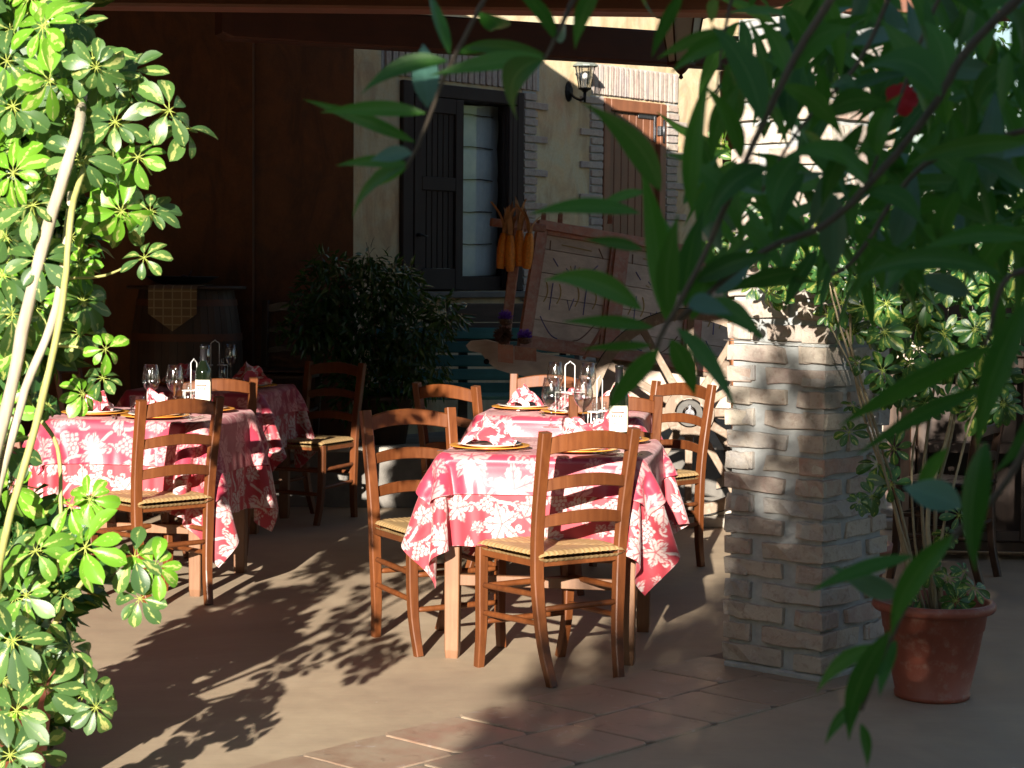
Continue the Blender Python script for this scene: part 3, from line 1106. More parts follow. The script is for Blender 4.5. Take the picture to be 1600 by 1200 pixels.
def copy_thing(o, label=None, group=None):
    c = o.copy()
    C.objects.link(c)
    for ch in o.children:
        d = ch.copy()
        C.objects.link(d)
        d.parent = c
        for g in ch.children:
            e = g.copy()
            C.objects.link(e)
            e.parent = d
    if label: c['label'] = label
    if group: c['group'] = group
    return c

random.seed(1)
chair0 = chair_parts(M['chair'], M['rush'], 'x')
GC = 'rush seated dining chairs round the tables'
chairs = [
    ((.150, 6.80, 0), 33, 'brown ladder-back chair with rush seat in front of the nearest table, back to the viewer'),
    ((-.290, 7.31, 0), 211, 'brown ladder-back chair at the left corner of the nearest sunlit table'),
    ((-.17, 9.27, 0), -40, 'brown chair half in sun left of the second table, before the teal bench'),
    ((.44, 8.62, 0), 4, 'brown chair between the two sunlit middle tables with its seat under cloth'),
    ((.67, 9.22, 0), 131, 'sunlit brown chair right of the second table, in front of the cart wheel'),
    ((.14, 9.74, 0), 166, 'brown chair at the far side of the second table, before the cart shaft'),
    ((-1.53, 8.15, 0), 42, 'sunlit ladder-back chair in front of the left table, behind the umbrella plant'),
    ((-2.10, 8.72, 0), -84, 'brown chair on the left side of the left table, mostly behind leaves'),
    ((-1.53, 9.62, 0), 20, 'shaded chair standing between the left table and the darker table behind it'),
    ((-1.13, 10.85, 0), 150, 'shaded chair right of the dark back table, before the leafy bush'),
    ((-2.28, 10.75, 0), -95, 'shaded reddish chair left of the dark back table'),
]
for i, (loc, deg, lab) in enumerate(chairs):
    o = chair0 if i == 0 else copy_thing(chair0)
    o.location = loc
    o.rotation_euler = (0, 0, R(deg))
    o['label'] = lab
    o['group'] = GC
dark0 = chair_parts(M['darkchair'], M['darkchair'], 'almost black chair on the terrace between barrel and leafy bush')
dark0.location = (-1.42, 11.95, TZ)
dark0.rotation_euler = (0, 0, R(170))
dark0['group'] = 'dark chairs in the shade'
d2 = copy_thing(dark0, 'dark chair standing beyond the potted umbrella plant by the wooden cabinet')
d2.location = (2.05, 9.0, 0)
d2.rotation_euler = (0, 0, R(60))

# ------------------------------------------------------------------ tables and cloths
def pattern_tile(n=640, seed=4, tile=0.46):
    """white vine leaves, grapes and tendrils on a red ground, 0..1, repeats every `tile` metres"""
    rs = np.random.RandomState(seed)
    g = (np.arange(n) + .5) / n * tile
    X, Y = np.meshgrid(g, g)
    A = np.zeros((n, n))
    H = tile / 2
    def wrap(cx, cy):
        dx = (X - cx + H) % tile - H
        dy = (Y - cy + H) % tile - H
        return dx, dy
    def stroke(pts, wd):
        for k in range(len(pts) - 1):
            (ax, ay), (bx, by) = pts[k], pts[k + 1]
            dx, dy = wrap(ax, ay)
            ex, ey = bx - ax, by - ay
            t = np.clip((dx * ex + dy * ey) / (ex * ex + ey * ey + 1e-12), 0, 1)
            d = np.hypot(dx - t * ex, dy - t * ey)
            np.maximum(A, np.clip((wd - d) / .0012 + .5, 0, 1), out=A)
    # winding main stems
    for (y0, ph, am) in ((.06, 0., .045), (.21, 2.1, .04), (.36, 4.1, .045)):
        pts = [(x, y0 + am * math.sin(2 * PI * x / tile + ph) + .012 * math.sin(6 * PI * x / tile + ph)) for x in np.linspace(0, tile, 60)]
        stroke(pts, .0045)
    for k in range(30):
        cx, cy = rs.rand(2) * tile
        a0 = rs.rand() * 2 * PI
        sgn = rs.choice([-1, 1])
        L = rs.uniform(.05, .10)
        pts = []
        x, y, a = cx, cy, a0
        for q in range(26):
            pts.append((x, y))
            a += sgn * (.05 + q * .019)
            x += math.cos(a) * L / 22
            y += math.sin(a) * L / 22
        stroke(pts, rs.uniform(.0020, .0034))
    def leaf(cx, cy, rad, rot):
        dx, dy = wrap(cx, cy)
        r = np.hypot(dx, dy)
        th = np.arctan2(dy, dx) - rot
        th = (th + PI) % (2 * PI) - PI
        lobe = .46 + .46 * np.abs(np.cos(2.5 * th)) ** 1.1 + .06 * np.cos(15 * th) + .05 * np.cos(25 * th)
        lobe = lobe * (1 - .45 * np.exp(-((np.abs(th) - PI) / .35) ** 2))
        Rr = rad * lobe
        m = np.clip((Rr - r) / .0014 + .5, 0, 1)
        ring = np.clip((Rr * 1.0 + .0065 - r) / .0014 + .5, 0, 1)
        vein = np.zeros_like(r)
        for a in (0, 1.2566, -1.2566, 2.513, -2.513):
            d = np.abs(np.sin(th - a)) * r
            ok = np.cos(th - a) > 0
            vein = np.maximum(vein, np.where(ok, np.clip((.0021 - d) / .0010 + .5, 0, 1), 0))
            for s in (.35, .6):
                pp, qq = np.cos(th - a) * r - rad * s, np.sin(th - a) * r
                d2 = np.abs(np.abs(qq) - pp * .8)
                vein = np.maximum(vein, np.where((pp > 0) & (pp < rad * .22) & ok, np.clip((.0015 - d2) / .0009 + .5, 0, 1), 0))
        A[:] = A * (1 - ring) + ring * (m * (1 - .85 * vein))
    def grapes(cx, cy, rot):
        for row, cnt in enumerate((4, 4, 3, 2, 1)):
            for q in range(cnt):
                u_, v_ = (q - (cnt - 1) / 2) * .0135, -row * .0125
                x = cx + u_ * math.cos(rot) - v_ * math.sin(rot)
                y = cy + u_ * math.sin(rot) + v_ * math.cos(rot)
                dx, dy = wrap(x, y)
                r = np.hypot(dx, dy)
                full = np.clip((.0082 - r) / .0012 + .5, 0, 1)
                inn = np.clip((.0060 - r) / .0012 + .5, 0, 1)
                A[:] = A * (1 - full) + inn * .95
    for cx, cy, rr, ro in ((.07, .08, .068, .4), (.23, .06, .062, 2.2), (.36, .16, .062, 4.1), (.18, .21, .066, 5.2), (.04, .27, .060, 1.4), (.30, .31, .068, 3.1), (.15, .36, .052, .2), (.39, .37, .044, 5.5), (.34, .04, .038, 1.0), (.09, .17, .032, 3.), (.27, .14, .030, .6), (.22, .30, .026, 1.)):
        leaf(cx, cy, rr, ro)
    grapes(.12, .155, .3)
    grapes(.29, .24, -.4)
    grapes(.08, .40, .1)
    grapes(.24, .385, .6)
    return np.clip(A, 0, 1), tile
PAT, PTILE = pattern_tile(640, 4, .40)
PTILE = .46
def sample(u_, v_):
    n = PAT.shape[0]
    a = (u_ / PTILE * n) % n
    b = (v_ / PTILE * n) % n
    i, j = np.floor(a).astype(int) % n, np.floor(b).astype(int) % n
    fa, fb = a - np.floor(a), b - np.floor(b)
    i2, j2 = (i + 1) % n, (j + 1) % n
    return (PAT[j, i] * (1 - fa) * (1 - fb) + PAT[j, i2] * fa * (1 - fb) + PAT[j2, i] * (1 - fa) * fb + PAT[j2, i2] * fa * fb)

def drape(n, half, a, seed, off=(0, 0), steps=700, iters=8, shear=.3, bend=.03, damp=.99, noise=.05):
    rs = np.random.RandomState(seed)
    g = np.linspace(-half, half, n)
    h = g[1] - g[0]
    X = np.zeros((n, n, 3))
    X[..., 0], X[..., 1] = np.meshgrid(g, g)
    X[..., 0] += off[0]
    X[..., 1] += off[1]
    X[..., 2] = .004 + .002 * rs.rand(n, n)
    V = np.zeros_like(X)
    S = []
    def sl(lo, hi, st): return slice(lo, hi, st)
    for s_, wt in ((1, 1.), (2, bend)):
        for ph in range(2 * s_):
            lo = [k for k in (ph,)]
            # start rows ph, ph+2s ...
            cntr = len(range(ph, n - s_, 2 * s_))
            if cntr:
                i0 = slice(ph, ph + (cntr - 1) * 2 * s_ + 1, 2 * s_)
                i1 = slice(ph + s_, ph + s_ + (cntr - 1) * 2 * s_ + 1, 2 * s_)
                S.append(((i0, slice(None)), (i1, slice(None)), wt, h * s_))
                S.append(((slice(None), i0), (slice(None), i1), wt, h * s_))
    for ph in range(2):
        cntr = len(range(ph, n - 1, 2))
        i0 = slice(ph, ph + (cntr - 1) * 2 + 1, 2)
        i1 = slice(ph + 1, ph + (cntr - 1) * 2 + 2, 2)
        S.append(((i0, slice(0, n - 1)), (i1, slice(1, n)), shear, h * math.sqrt(2)))
        S.append(((i0, slice(1, n)), (i1, slice(0, n - 1)), shear, h * math.sqrt(2)))
    dt = .012
    for st in range(steps):
        V[..., 2] -= 2.0 * dt
        if st < steps * .4:
            V += rs.normal(0, noise, V.shape)
        V *= damp if st < steps * .7 else .93
        Q = X + V * dt
        for it in range(iters):
            for (ia, ib, w_, L) in S:
                A_, B_ = Q[ia], Q[ib]
                D = B_ - A_
                ln = np.sqrt(np.einsum('ijk,ijk->ij', D, D)) + 1e-9
                D *= (w_ * .5 * (1 - L / ln))[..., None]
                Q[ia] += D
                Q[ib] -= D
            r = .012
            x, y, z = Q[..., 0], Q[..., 1], Q[..., 2]
            ox, oy = a + r - np.abs(x), a + r - np.abs(y)
            ins = (ox > 0) & (oy > 0) & (z < 0)
            top = ins & (z > -.035) & (z > -np.minimum(ox, oy))
            side = ins & ~top
            z[top] = 0
            sx = side & (ox < oy)
            sy = side & ~(ox < oy)
            x[sx] = np.sign(x[sx]) * (a + r)
            y[sy] = np.sign(y[sy]) * (a + r)
        V = (Q - X) / dt
        onTop = (np.abs(Q[..., 0]) < a) & (np.abs(Q[..., 1]) < a) & (Q[..., 2] < .002)
        V[onTop] *= .3
        X = Q
    return X

def cr_matrix(n, m, lo=0., hi=1.):
    """Catmull-Rom resampling weights"""
    t = np.linspace(lo * (n - 1), hi * (n - 1), m)
    i = np.clip(np.floor(t).astype(int), 0, n - 2)
    f = t - i
    Wm = np.zeros((m, n))
    w4 = [(-f + 2 * f ** 2 - f ** 3) / 2, (2 - 5 * f ** 2 + 3 * f ** 3) / 2, (f + 4 * f ** 2 - 3 * f ** 3) / 2, (-f ** 2 + f ** 3) / 2]
    for k in range(4):
        idx = np.clip(i - 1 + k, 0, n - 1)
        np.add.at(Wm, (np.arange(m), idx), w4[k])
    return Wm

def grid_mesh(name, Q, pat, mat, thick=0.0):
    m = Q.shape[0]
    me = bpy.data.meshes.new(name)
    V = Q.reshape(-1, 3)
    idx = np.arange(m * m).reshape(m, m)
    F = np.stack([idx[:-1, :-1], idx[:-1, 1:], idx[1:, 1:], idx[1:, :-1]], -1).reshape(-1, 4)
    me.vertices.add(len(V))
    me.vertices.foreach_set('co', V.astype(np.float32).ravel())
    me.loops.add(len(F) * 4)
    me.loops.foreach_set('vertex_index', F.astype(np.int32).ravel())
    me.polygons.add(len(F))
    me.polygons.foreach_set('loop_start', np.arange(0, len(F) * 4, 4, dtype=np.int32))
    me.polygons.foreach_set('use_smooth', np.ones(len(F), dtype=bool))
    at = me.attributes.new('pattern', 'FLOAT', 'POINT')
    at.data.foreach_set('value', pat.astype(np.float32).ravel())
    me.materials.append(mat)
    me.update()
    me.validate()
    return me

TA = 0.375                     # half side of a table
TTOP = 0.755
CH = 0.695                     # half side of the cloth
DR = [drape(54, CH, TA, 3), drape(54, CH, TA, 8), drape(54, .72, TA, 5, (.075, -.035))]
def normals(Q):
    du = np.gradient(Q, axis=1)
    dv = np.gradient(Q, axis=0)
    n_ = np.cross(du, dv)
    return n_ / (np.linalg.norm(n_, axis=-1, keepdims=True) + 1e-9)
def turn(Q, k, flip):
    """turned or mirrored drape, rows and columns kept in step"""
    Q = Q.copy()
    if flip:
        Q = Q[:, ::-1].copy()
        Q[..., 0] *= -1
    for _ in range(k):
        Q = np.rot90(Q, 1).copy()
        x = Q[..., 0].copy()
        Q[..., 0] = -Q[..., 1]
        Q[..., 1] = x
        # keep u increasing with x
    return Q

table_me = {}
def make_table(loc, deg, label, clabel, tlabel, which, flip, res, off):
    root = empty('dining_table', loc, R(deg), label, 'table', 'square dining tables')
    if not table_me:
        m = MB()
        m.box(-TA, TA, -TA, TA, TTOP - .028, TTOP, .004)
        table_me['top'] = m.mesh('tabletop', M['tablewood'])
        m = MB()
        m.bar([(0, 0, 0), (0, 0, .03), (0, 0, .40), (0, 0, TTOP - .029)], [.046, .052, .056, .062], [.046, .052, .056, .062], .12, upv=(0, 1, 0))
        table_me['leg'] = m.mesh('leg', M['tablewood'])
        m = MB()
        m.box(-.29, .29, -.011, .011, -.04, .04, .002)
        table_me['apron'] = m.mesh('apron', M['tablewood'])
        m = MB()
        m.box(-.298, .298, -.012, .012, -.02, .02, .002)
        table_me['rail'] = m.mesh('rail', M['tablewood'])
    link('tabletop', table_me['top'], root)
    for k in range(4):
        o = link('apron', table_me['apron'], root)
        o.location = (.318 * math.sin(k * PI / 2), -.318 * math.cos(k * PI / 2), TTOP - .07)
        o.rotation_euler = (0, 0, k * PI / 2)
    for s_ in (-1, 1):
        o = link('rail', table_me['rail'], root)
        o.location = (0, s_ * .318, .29)
    for sx in (-1, 1):
        for sy in (-1, 1):
            o = link('leg', table_me['leg'], root)
            o.location = (sx * .325, sy * .325, 0)
    Q = DR[which]
    if flip:
        Q = Q[:, ::-1].copy()
        Q[..., 0] *= -1
    n = Q.shape[0]
    Wm = cr_matrix(n, res)
    F = np.einsum('ai,ijk,bj->abk', Wm, Q, Wm)
    g = np.linspace(-CH, CH, res)
    U, V_ = np.meshgrid(g, g)
    pat = sample(U + off[0], V_ + off[1])
    # fine creases
    F[..., 2] += .0012 * np.sin(U * 41 + 3 * V_) * (np.abs(U) < .34) * (np.abs(V_) < .34)
    o = link('tablecloth', grid_mesh('tablecloth', F, pat, M['cloth']))
    o.location = (loc[0], loc[1], TTOP + .003)
    o.rotation_euler = (0, 0, R(deg))
    tag(o, clabel, 'tablecloth', 'vine patterned tablecloths')
    # topper: smaller cloth lying on the big one
    th_ = .505 / CH
    lo, hi = .5 - th_ / 2, .5 + th_ / 2
    r2 = int(res * th_)
    W2 = cr_matrix(n, r2, lo, hi)
    F2 = np.einsum('ai,ijk,bj->abk', W2, Q, W2)
    N = normals(F2)
    g2 = np.linspace(-.505, .505, r2)
    U2, V2 = np.meshgrid(g2, g2)
    e = np.clip((np.maximum(np.abs(U2), np.abs(V2)) - .37) / .135, 0, 1)
    F2 = F2 + N * (.0045 + .010 * e ** 1.5 + .003 * e * np.sin(U2 * 30) * np.sin(V2 * 23 + 1))[..., None]
    pat2 = sample(U2 * .8 + off[1] + .1, V2 * .8 + off[0])
    o = link('table_topper', grid_mesh('table_topper', F2, pat2, M['topper']))
    o.location = (loc[0], loc[1], TTOP + .003)
    o.rotation_euler = (0, 0, R(deg))
    tag(o, tlabel, 'tablecloth', 'pink damask toppers')
    return root
T1 = make_table((.160, 7.31, 0), -9, 'nearest square wooden table, on four pale legs, middle of the terrace',
           'red and white vine leaf cloth on the nearest middle table', 'pink damask topper on the nearest middle table', 0, False, 380, (.02, .05))
T2 = make_table((.25, 9.12, 0), -7, 'second middle table between the nearest one and the cart',
           'red and white vine leaf cloth on the second middle table near the cart', 'pink damask topper on the table near the cart', 1, True, 210, (.2, .13))
T3 = make_table((-1.64, 8.68, 0), -9, 'left dining table behind the umbrella plant',
           'sunlit vine leaf cloth on the left table', 'pink damask topper on the left table', 2, False, 300, (.31, .22))
T4 = make_table((-1.66, 10.62, 0), -8, 'darker dining table behind the left table, near the barrel',
           'shaded vine leaf cloth on the dark back table', 'dark pink topper on the shaded back table', 0, True, 180, (.13, .3))

# ------------------------------------------------------------------ tableware
ZT = TTOP + .003 + .006
def onT(px, py):
    g = G(px, py, ZT)
    return Vector((g.x, g.y, ZT))
def lathe_mesh(name, prof, mat, seg=28):
    m = MB()
    m.lathe(prof, seg, cap=False)
    return m.mesh(name, mat)
wg = lathe_mesh('wine_glass', [(0.0001, .0), (.034, .001), (.035, .003), (.012, .006), (.0045, .012), (.0038, .05), (.0045, .078), (.012, .086), (.030, .104), (.041, .130), (.042, .150), (.036, .185), (.031, .212), (.030, .2125),
                               (.0345, .185), (.0405, .150), (.0395, .130), (.029, .106), (.010, .090), (.0001, .088)], M['glass'])
tg = lathe_mesh('tumbler', [(.0001, 0), (.026, 0), (.028, .004), (.036, .075), (.0345, .0755), (.0265, .010), (.0001, .009)], M['glass'])
pl_me = lathe_mesh('charger_plate', [(.0001, .001), (.085, .001), (.095, .004), (.150, .013), (.152, .015), (.148, .0165), (.095, .008), (.0001, .006)], M['plate'], 40)
pl2 = lathe_mesh('dinner_plate', [(.0001, .008), (.07, .008), (.078, .011), (.118, .021), (.119, .0225), (.077, .0145), (.0001, .011)], M['china'], 36)

def napkin_mesh(seed):
    rs = np.random.RandomState(seed)
    n = 34
    g = np.linspace(-1, 1, n)
    U, V_ = np.meshgrid(g, g)
    r = np.hypot(U, V_)
    th = np.arctan2(V_, U)
    H = np.zeros_like(U)
    for k in range(5):
        a = rs.rand() * PI
        p = rs.rand() * 6
        H += np.abs(np.sin(U * math.cos(a) * rs.uniform(4, 9) + V_ * math.sin(a) * rs.uniform(3, 6) + p)) * rs.uniform(.5, 1)
    H = H / H.max()
    env = np.clip(1.15 - r, 0, 1) ** .7
    Z = .012 + env * (.030 + .062 * H)
    X = U * .085 * (.8 + .25 * np.sin(th * 3 + rs.rand() * 6)) + .012 * np.sin(V_ * 7 + 2 * H)
    Y = V_ * .068 * (.8 + .25 * np.cos(th * 4 + rs.rand() * 6)) + .012 * np.sin(U * 8 + 3 * H)
    Q = np.stack([X, Y, Z], -1)
    W_ = cr_matrix(n, 70)
    F = np.einsum('ai,ijk,bj->abk', W_, Q, W_)
    gg = np.linspace(-.2, .2, 70)
    A_, B_ = np.meshgrid(gg, gg)
    return grid_mesh('napkin', F, sample(A_ * 1.2 + seed, B_ * 1.2), M['napkin'])
naps = [napkin_mesh(s) for s in (1, 2, 3)]

def place(name, me, loc, label, cat, group=None, rz=0., s=1.):
    o = link(name, me)
    o.location = loc
    o.rotation_euler = (0, 0, rz)
    o.scale = (s, s, s)
    return tag(o, label, cat, group)
TW = {'near': 'the nearest middle table', 'second': 'the table near the cart', 'left': 'the left table', 'dark': 'the shaded back table'}
tbl = {'near': ((.160, 7.31), -9), 'second': ((.25, 9.12), -7), 'left': ((-1.64, 8.68), -9), 'dark': ((-1.66, 10.62), -8)}
def loc_on(t, x, y):
    (cx, cy), d = tbl[t]
    a = R(d)
    return Vector((cx + x * math.cos(a) - y * math.sin(a), cy + x * math.sin(a) + y * math.cos(a), ZT))
# name, table, local x, y (y<0 is the viewer's side), label
random.seed(9)
PLT = [('near', -.215, -.18, 'left plate near the front edge'), ('near', .12, -.205, 'plate behind the front chair'), ('near', .20, .20, 'plate on the far side'),
       ('second', -.20, .02, 'left plate'), ('second', .06, -.20, 'front plate'), ('second', .25, .16, 'right plate by the chair'),
       ('left', .10, -.21, 'front plate behind the chair'), ('left', -.22, -.10, 'left plate behind leaves'), ('left', .18, .20, 'far plate'),
       ('dark', .21, .02, 'right plate'), ('dark', -.20, .08, 'left plate')]
for i, (t, x, y, lb) in enumerate(PLT):
    p = loc_on(t, x, y)
    e = place('charger_plate', pl_me, p, 'amber charger, ' + lb.replace('plate', 'one', 1) + ', ' + TW[t], 'plate', 'amber charger plates')
    place('dinner_plate', pl2, p + Vector((0, 0, .0005)), 'white dinner plate, ' + lb.replace('plate', 'one', 1) + ', ' + TW[t], 'plate', 'white dinner plates')
    place('napkin', naps[i % 3], p + Vector((0, 0, .004)), 'crumpled napkin, ' + lb.replace('plate', 'one', 1) + ', ' + TW[t], 'napkin', 'crumpled napkins on plates', random.uniform(0, 6), random.uniform(1.15, 1.4))
GLS = [('near', 861, 668, 'left'), ('near', 911, 670, 'right'), ('second', 867, 632, 'left'), ('second', 918, 634, 'right'),
       ('left', 236, 641, 'left'), ('left', 273, 642, 'right'), ('dark', 321, 596, 'left'), ('dark', 361, 595, 'right')]
for t, px, py, lb in GLS:
    place('wine_glass', wg, onT(px, py), 'empty wine glass, ' + lb + ' of the pair on ' + TW[t], 'wine glass', 'stemmed wine glasses')
for t, px, py, lb in (('near', 925, 676, ''), ('left', 214, 644, 'left '), ('left', 282, 645, 'right '), ('second', 890, 640, '')):
    place('tumbler', tg, onT(px, py), lb + 'small clear tumbler on ' + TW[t], 'glass', 'small clear tumblers')

def bottle(loc, label):
    root = empty('wine_bottle', loc, R(0), label, 'bottle', 'dark wine bottles')
    m = MB()
    m.lathe([(.0001, 0), (.034, .0), (.0375, .005), (.0375, .185), (.034, .205), (.020, .228), (.0145, .242), (.014, .295), (.0155, .297), (.0155, .305), (.0001, .306)], 28)
    m.build('bottle_body', M['bottle'], root)
    m = MB()
    m.lathe([(.0152, .243), (.0152, .3), (.0165, .301), (.0165, .308), (.0001, .309)], 20, cap=False)
    m.build('capsule', M['capsule'], root)
    def wrapped(r, z0, z1, a0, a1, n=14, cut=0.0):
        m = MB()
        vs, fs = [], []
        for i in range(n + 1):
            a = a0 + (a1 - a0) * i / n
            c = cut if i in (0, n) else 0
            vs += [(r * math.cos(a), r * math.sin(a), z0 + c), (r * math.cos(a), r * math.sin(a), z1 - c)]
        fs = [(2 * i, 2 * i + 2, 2 * i + 3, 2 * i + 1) for i in range(n)]
        m.add(vs, fs, True)
        return m
    wrapped(.0379, .055, .155, R(-165), R(-25), 14, .012).build('label', M['label'], root)
    m = wrapped(.0381, .128, .133, R(-140), R(-60))
    m.build('label_print', M['ink'], root)
    wrapped(.0381, .085, .088, R(-125), R(-70)).build('label_print', M['ink'], root)
    for k in range(5):
        m3 = wrapped(.0381, .110, .120, R(-135 + k * 14), R(-128 + k * 14), 3)
        m3.build('label_print', M['ink'], root)
    return root
bottle(onT(966, 696), 'dark wine bottle with cream label on the nearest middle table')
bottle(onT(318, 646), 'dark wine bottle with cream label on the left table')

def caddy(loc, label, rz):
    root = empty('cruet_stand', loc, rz, label, 'cruet stand', 'white wire cruet stands')
    m = MB()
    pts = [(-.024, 0, .012), (-.024, 0, .228), (-.016, 0, .236), (-.008, 0, .240), (0, 0, .248), (.008, 0, .240), (.016, 0, .236), (.024, 0, .228), (.024, 0, .012)]
    m.tube(pts, .0026, 6, smooth=True)
    for z in (.012, .105):
        for s in (-1, 1):
            m.tube([(s * .042 + .029 * math.cos(2 * PI * k / 14), .029 * math.sin(2 * PI * k / 14), z) for k in range(14)], .0024, 5, closed=True)
    for s in (-1, 1):
        m.tube([(s * .070, 0, .0), (s * .071, 0, .105)], .0022, 5)
        m.tube([(s * .042, .029, .0), (s * .042, .029, .105)], .0022, 5)
    m.build('wire_frame', M['white'], root)
    for s in (-1, 1):
        m = MB()
        m.lathe([(.0001, .014), (.024, .014), (.026, .02), (.026, .075), (.020, .095), (.010, .112), (.009, .135), (.012, .138), (.010, .14), (.0001, .14)], 18, (s * .042, 0, 0), cap=False)
        m.build('cruet', M['glass'], root)
    return root
caddy(onT(890, 648), 'tall white wire cruet stand on the table near the cart', R(20))
caddy(onT(936, 683), 'white wire cruet stand beside the bottle on the nearest middle table', R(60))
caddy(onT(303, 645), 'white wire cruet stand beside the bottle on the left table', R(65))
caddy(onT(336, 599), 'white wire cruet stand between the glasses on the shaded back table', R(15))

def cutlery_mesh(kind):
    m = MB()
    if kind == 'fork':
        m.bar([(0, -.09, .003), (0, -.02, .005), (0, .04, .004), (0, .055, .005)], [.012, .006, .006, .018], .002, .3, upv=(0, 0, 1))
        for k in range(4):
            m.bar([((k - 1.5) * .0062, .054, .005), ((k - 1.5) * .0062, .098, .007)], .0028, .0016, .2, upv=(0, 0, 1))
    else:
        m.bar([(0, -.10, .003), (0, -.02, .004), (0, 0, .004), (0, .07, .003), (.004, .11, .003)], [.014, .010, .012, .018, .004], .0025, .3, upv=(0, 0, 1))
    return m.mesh(kind, M['steel'])
fk, kf = cutlery_mesh('fork'), cutlery_mesh('knife')
for t, x, y, rz, k, lb in (('near', -.29, -.31, -80, 'knife', 'at the left front edge'), ('near', -.13, -.32, -60, 'fork', 'before the left plate'), ('near', .27, -.30, 70, 'knife', 'at the right front edge'),
                           ('second', -.25, -.16, -75, 'fork', 'left of the plates'), ('left', .29, -.22, -8, 'knife', 'right of the front plate'), ('left', -.07, -.27, 10, 'fork', 'left of the front plate'), ('second', -.08, -.27, 5, 'knife', 'at the front edge')):
    place(k, fk if k == 'fork' else kf, loc_on(t, x, y) + Vector((0, 0, .003)), 'steel ' + k + ' ' + lb + ' of ' + TW[t], 'cutlery', 'steel cutlery', R(rz))

# ------------------------------------------------------------------ painted cart behind the tables
cart = empty('painted_cart', (0.9, 11.1, 0), 0, 'old worn painted wooden cart with big spoked wheel behind the tables', 'cart')
cartinv = Matrix.Translation(-Vector((0.9, 11.1, 0)))
CD = 11.15
# panel frame of reference: corners in the place
def C3(px, py, d):
    return P(px, py, d) - Vector((0.9, 11.1, 0))
def quadframe(p00, p10, p11, p01):
    """local coords (u right 0..1, v up 0..1, n metres towards the viewer)"""
    n_ = (p10 - p00).cross(p01 - p00).normalized()
    if n_.y > 0: n_ = -n_
    def f(u_, v_, n=0.):
        a = p00.lerp(p10, u_)
        b = p01.lerp(p11, u_)
        return a.lerp(b, v_) + n_ * n
    return f
def slab(f, u0, u1, v0, v1, n0, n1):
    m = MB()
    vs = [f(u_, v_, n) for n in (n0, n1) for (u_, v_) in ((u0, v0), (u1, v0), (u1, v1), (u0, v1))]
    m.add(vs, [(0, 3, 2, 1), (4, 5, 6, 7), (0, 1, 5, 4), (1, 2, 6, 5), (2, 3, 7, 6), (3, 0, 4, 7)])
    return m
pf = quadframe(C3(808, 536, 10.95), C3(1190, 590, 11.7), C3(1200, 408, 11.9), C3(838, 345, 11.15))
for k in range(5):
    v0 = .02 + k * .192
    slab(pf, .01, .995, v0, v0 + .186, -.018, 0).build('plank', M['cart'], cart)
# frame members
for (u0, u1, v0, v1, n1) in ((0, 1, .93, 1.0, .045), (0, 1, -.03, .04, .045), (0, .035, .041, .929, .035), (.325, .375, .041, .929, .035), (.66, .71, .041, .929, .035)):
    slab(pf, u0, u1, v0, v1, .001, n1).build('frame_rail', M['cartred'], cart)
for (u0, u1) in ((.035, .325), (.375, .66), (.71, .99)):
    for (a, b, c, d) in ((u0, u0 + .012, .041, .929), (u1 - .012, u1, .041, .929), (u0 + .013, u1 - .013, .90, .929), (u0 + .013, u1 - .013, .041, .07)):
        slab(pf, a, b, c, d, .001, .018).build('moulding', M['cartred'], cart)
# painted strokes: thin raised lines of blue, ochre and brown paint
pc = {'blue': m_plain('paint_blue', (0.10, 0.10, 0.26), .8), 'ochre': m_plain('paint_ochre', (0.35, 0.24, 0.07), .8), 'brown': m_plain('paint_brown', (0.16, 0.08, 0.05), .8)}
def pstroke(col, pts, wd=.005):
    m = MB()
    m.bar([pf(u_, v_, .0015) for u_, v_ in pts], wd, .004, .2)
    m.build('painted_stroke', pc[col], cart)
for (u0, u1) in ((.05, .31), (.39, .65), (.73, .97)):
    du_ = u1 - u0
    q = lambda a, b: (u0 + du_ * a, b)
    pstroke('ochre', [q(.25, .84), q(.72, .83)], .008)
    for s, o_ in ((-1, .12), (1, .88)):
        pstroke('brown', [q(o_ - .05, .86), q(o_ + .04 * s, .78)], .006)
        pstroke('blue', [q(o_ + .03 * -s, .72), q(o_ + .12 * -s, .66)], .006)
    for k in range(7):
        a = PI * (k + .5) / 7
        pstroke('blue' if k % 2 else 'ochre', [q(.5 + .11 * math.cos(a), .60 + .05 * math.sin(a)), q(.5 + .17 * math.cos(a), .60 + .09 * math.sin(a))], .005)
    for c_, x_ in (('ochre', .1), ('ochre', .3), ('ochre', .58), ('ochre', .85)):
        pstroke(c_, [q(x_ + .04 * math.sin(t * PI), .36 + .16 * t) for t in np.linspace(0, 1, 7)], .006)
    pstroke('blue', [q(.2, .3), q(.2, .52)], .006)
    pstroke('blue', [q(.72, .3), q(.72, .52)], .006)
    pstroke('blue', [q(.45, .40), q(.5, .32), q(.55, .42)], .005)
    pstroke('blue', [q(.08 + .3 * t, .24 - .16 * math.sin(t * PI / 2)) for t in np.linspace(0, 1, 7)], .006)
    pstroke('brown', [q(.92 - .3 * t, .24 - .16 * math.sin(t * PI / 2)) for t in np.linspace(0, 1, 7)], .006)
# pegs on the top rail
for px in (849, 875, 953):
    m = MB()
    a = C3(px, 350, 11.2)
    m.bar([a, a + Vector((.003, 0, .055)), a + Vector((.003, 0, .068))], [.03, .03, .018], [.03, .03, .018], .3)
    m.build('peg', M['cartred'], cart)
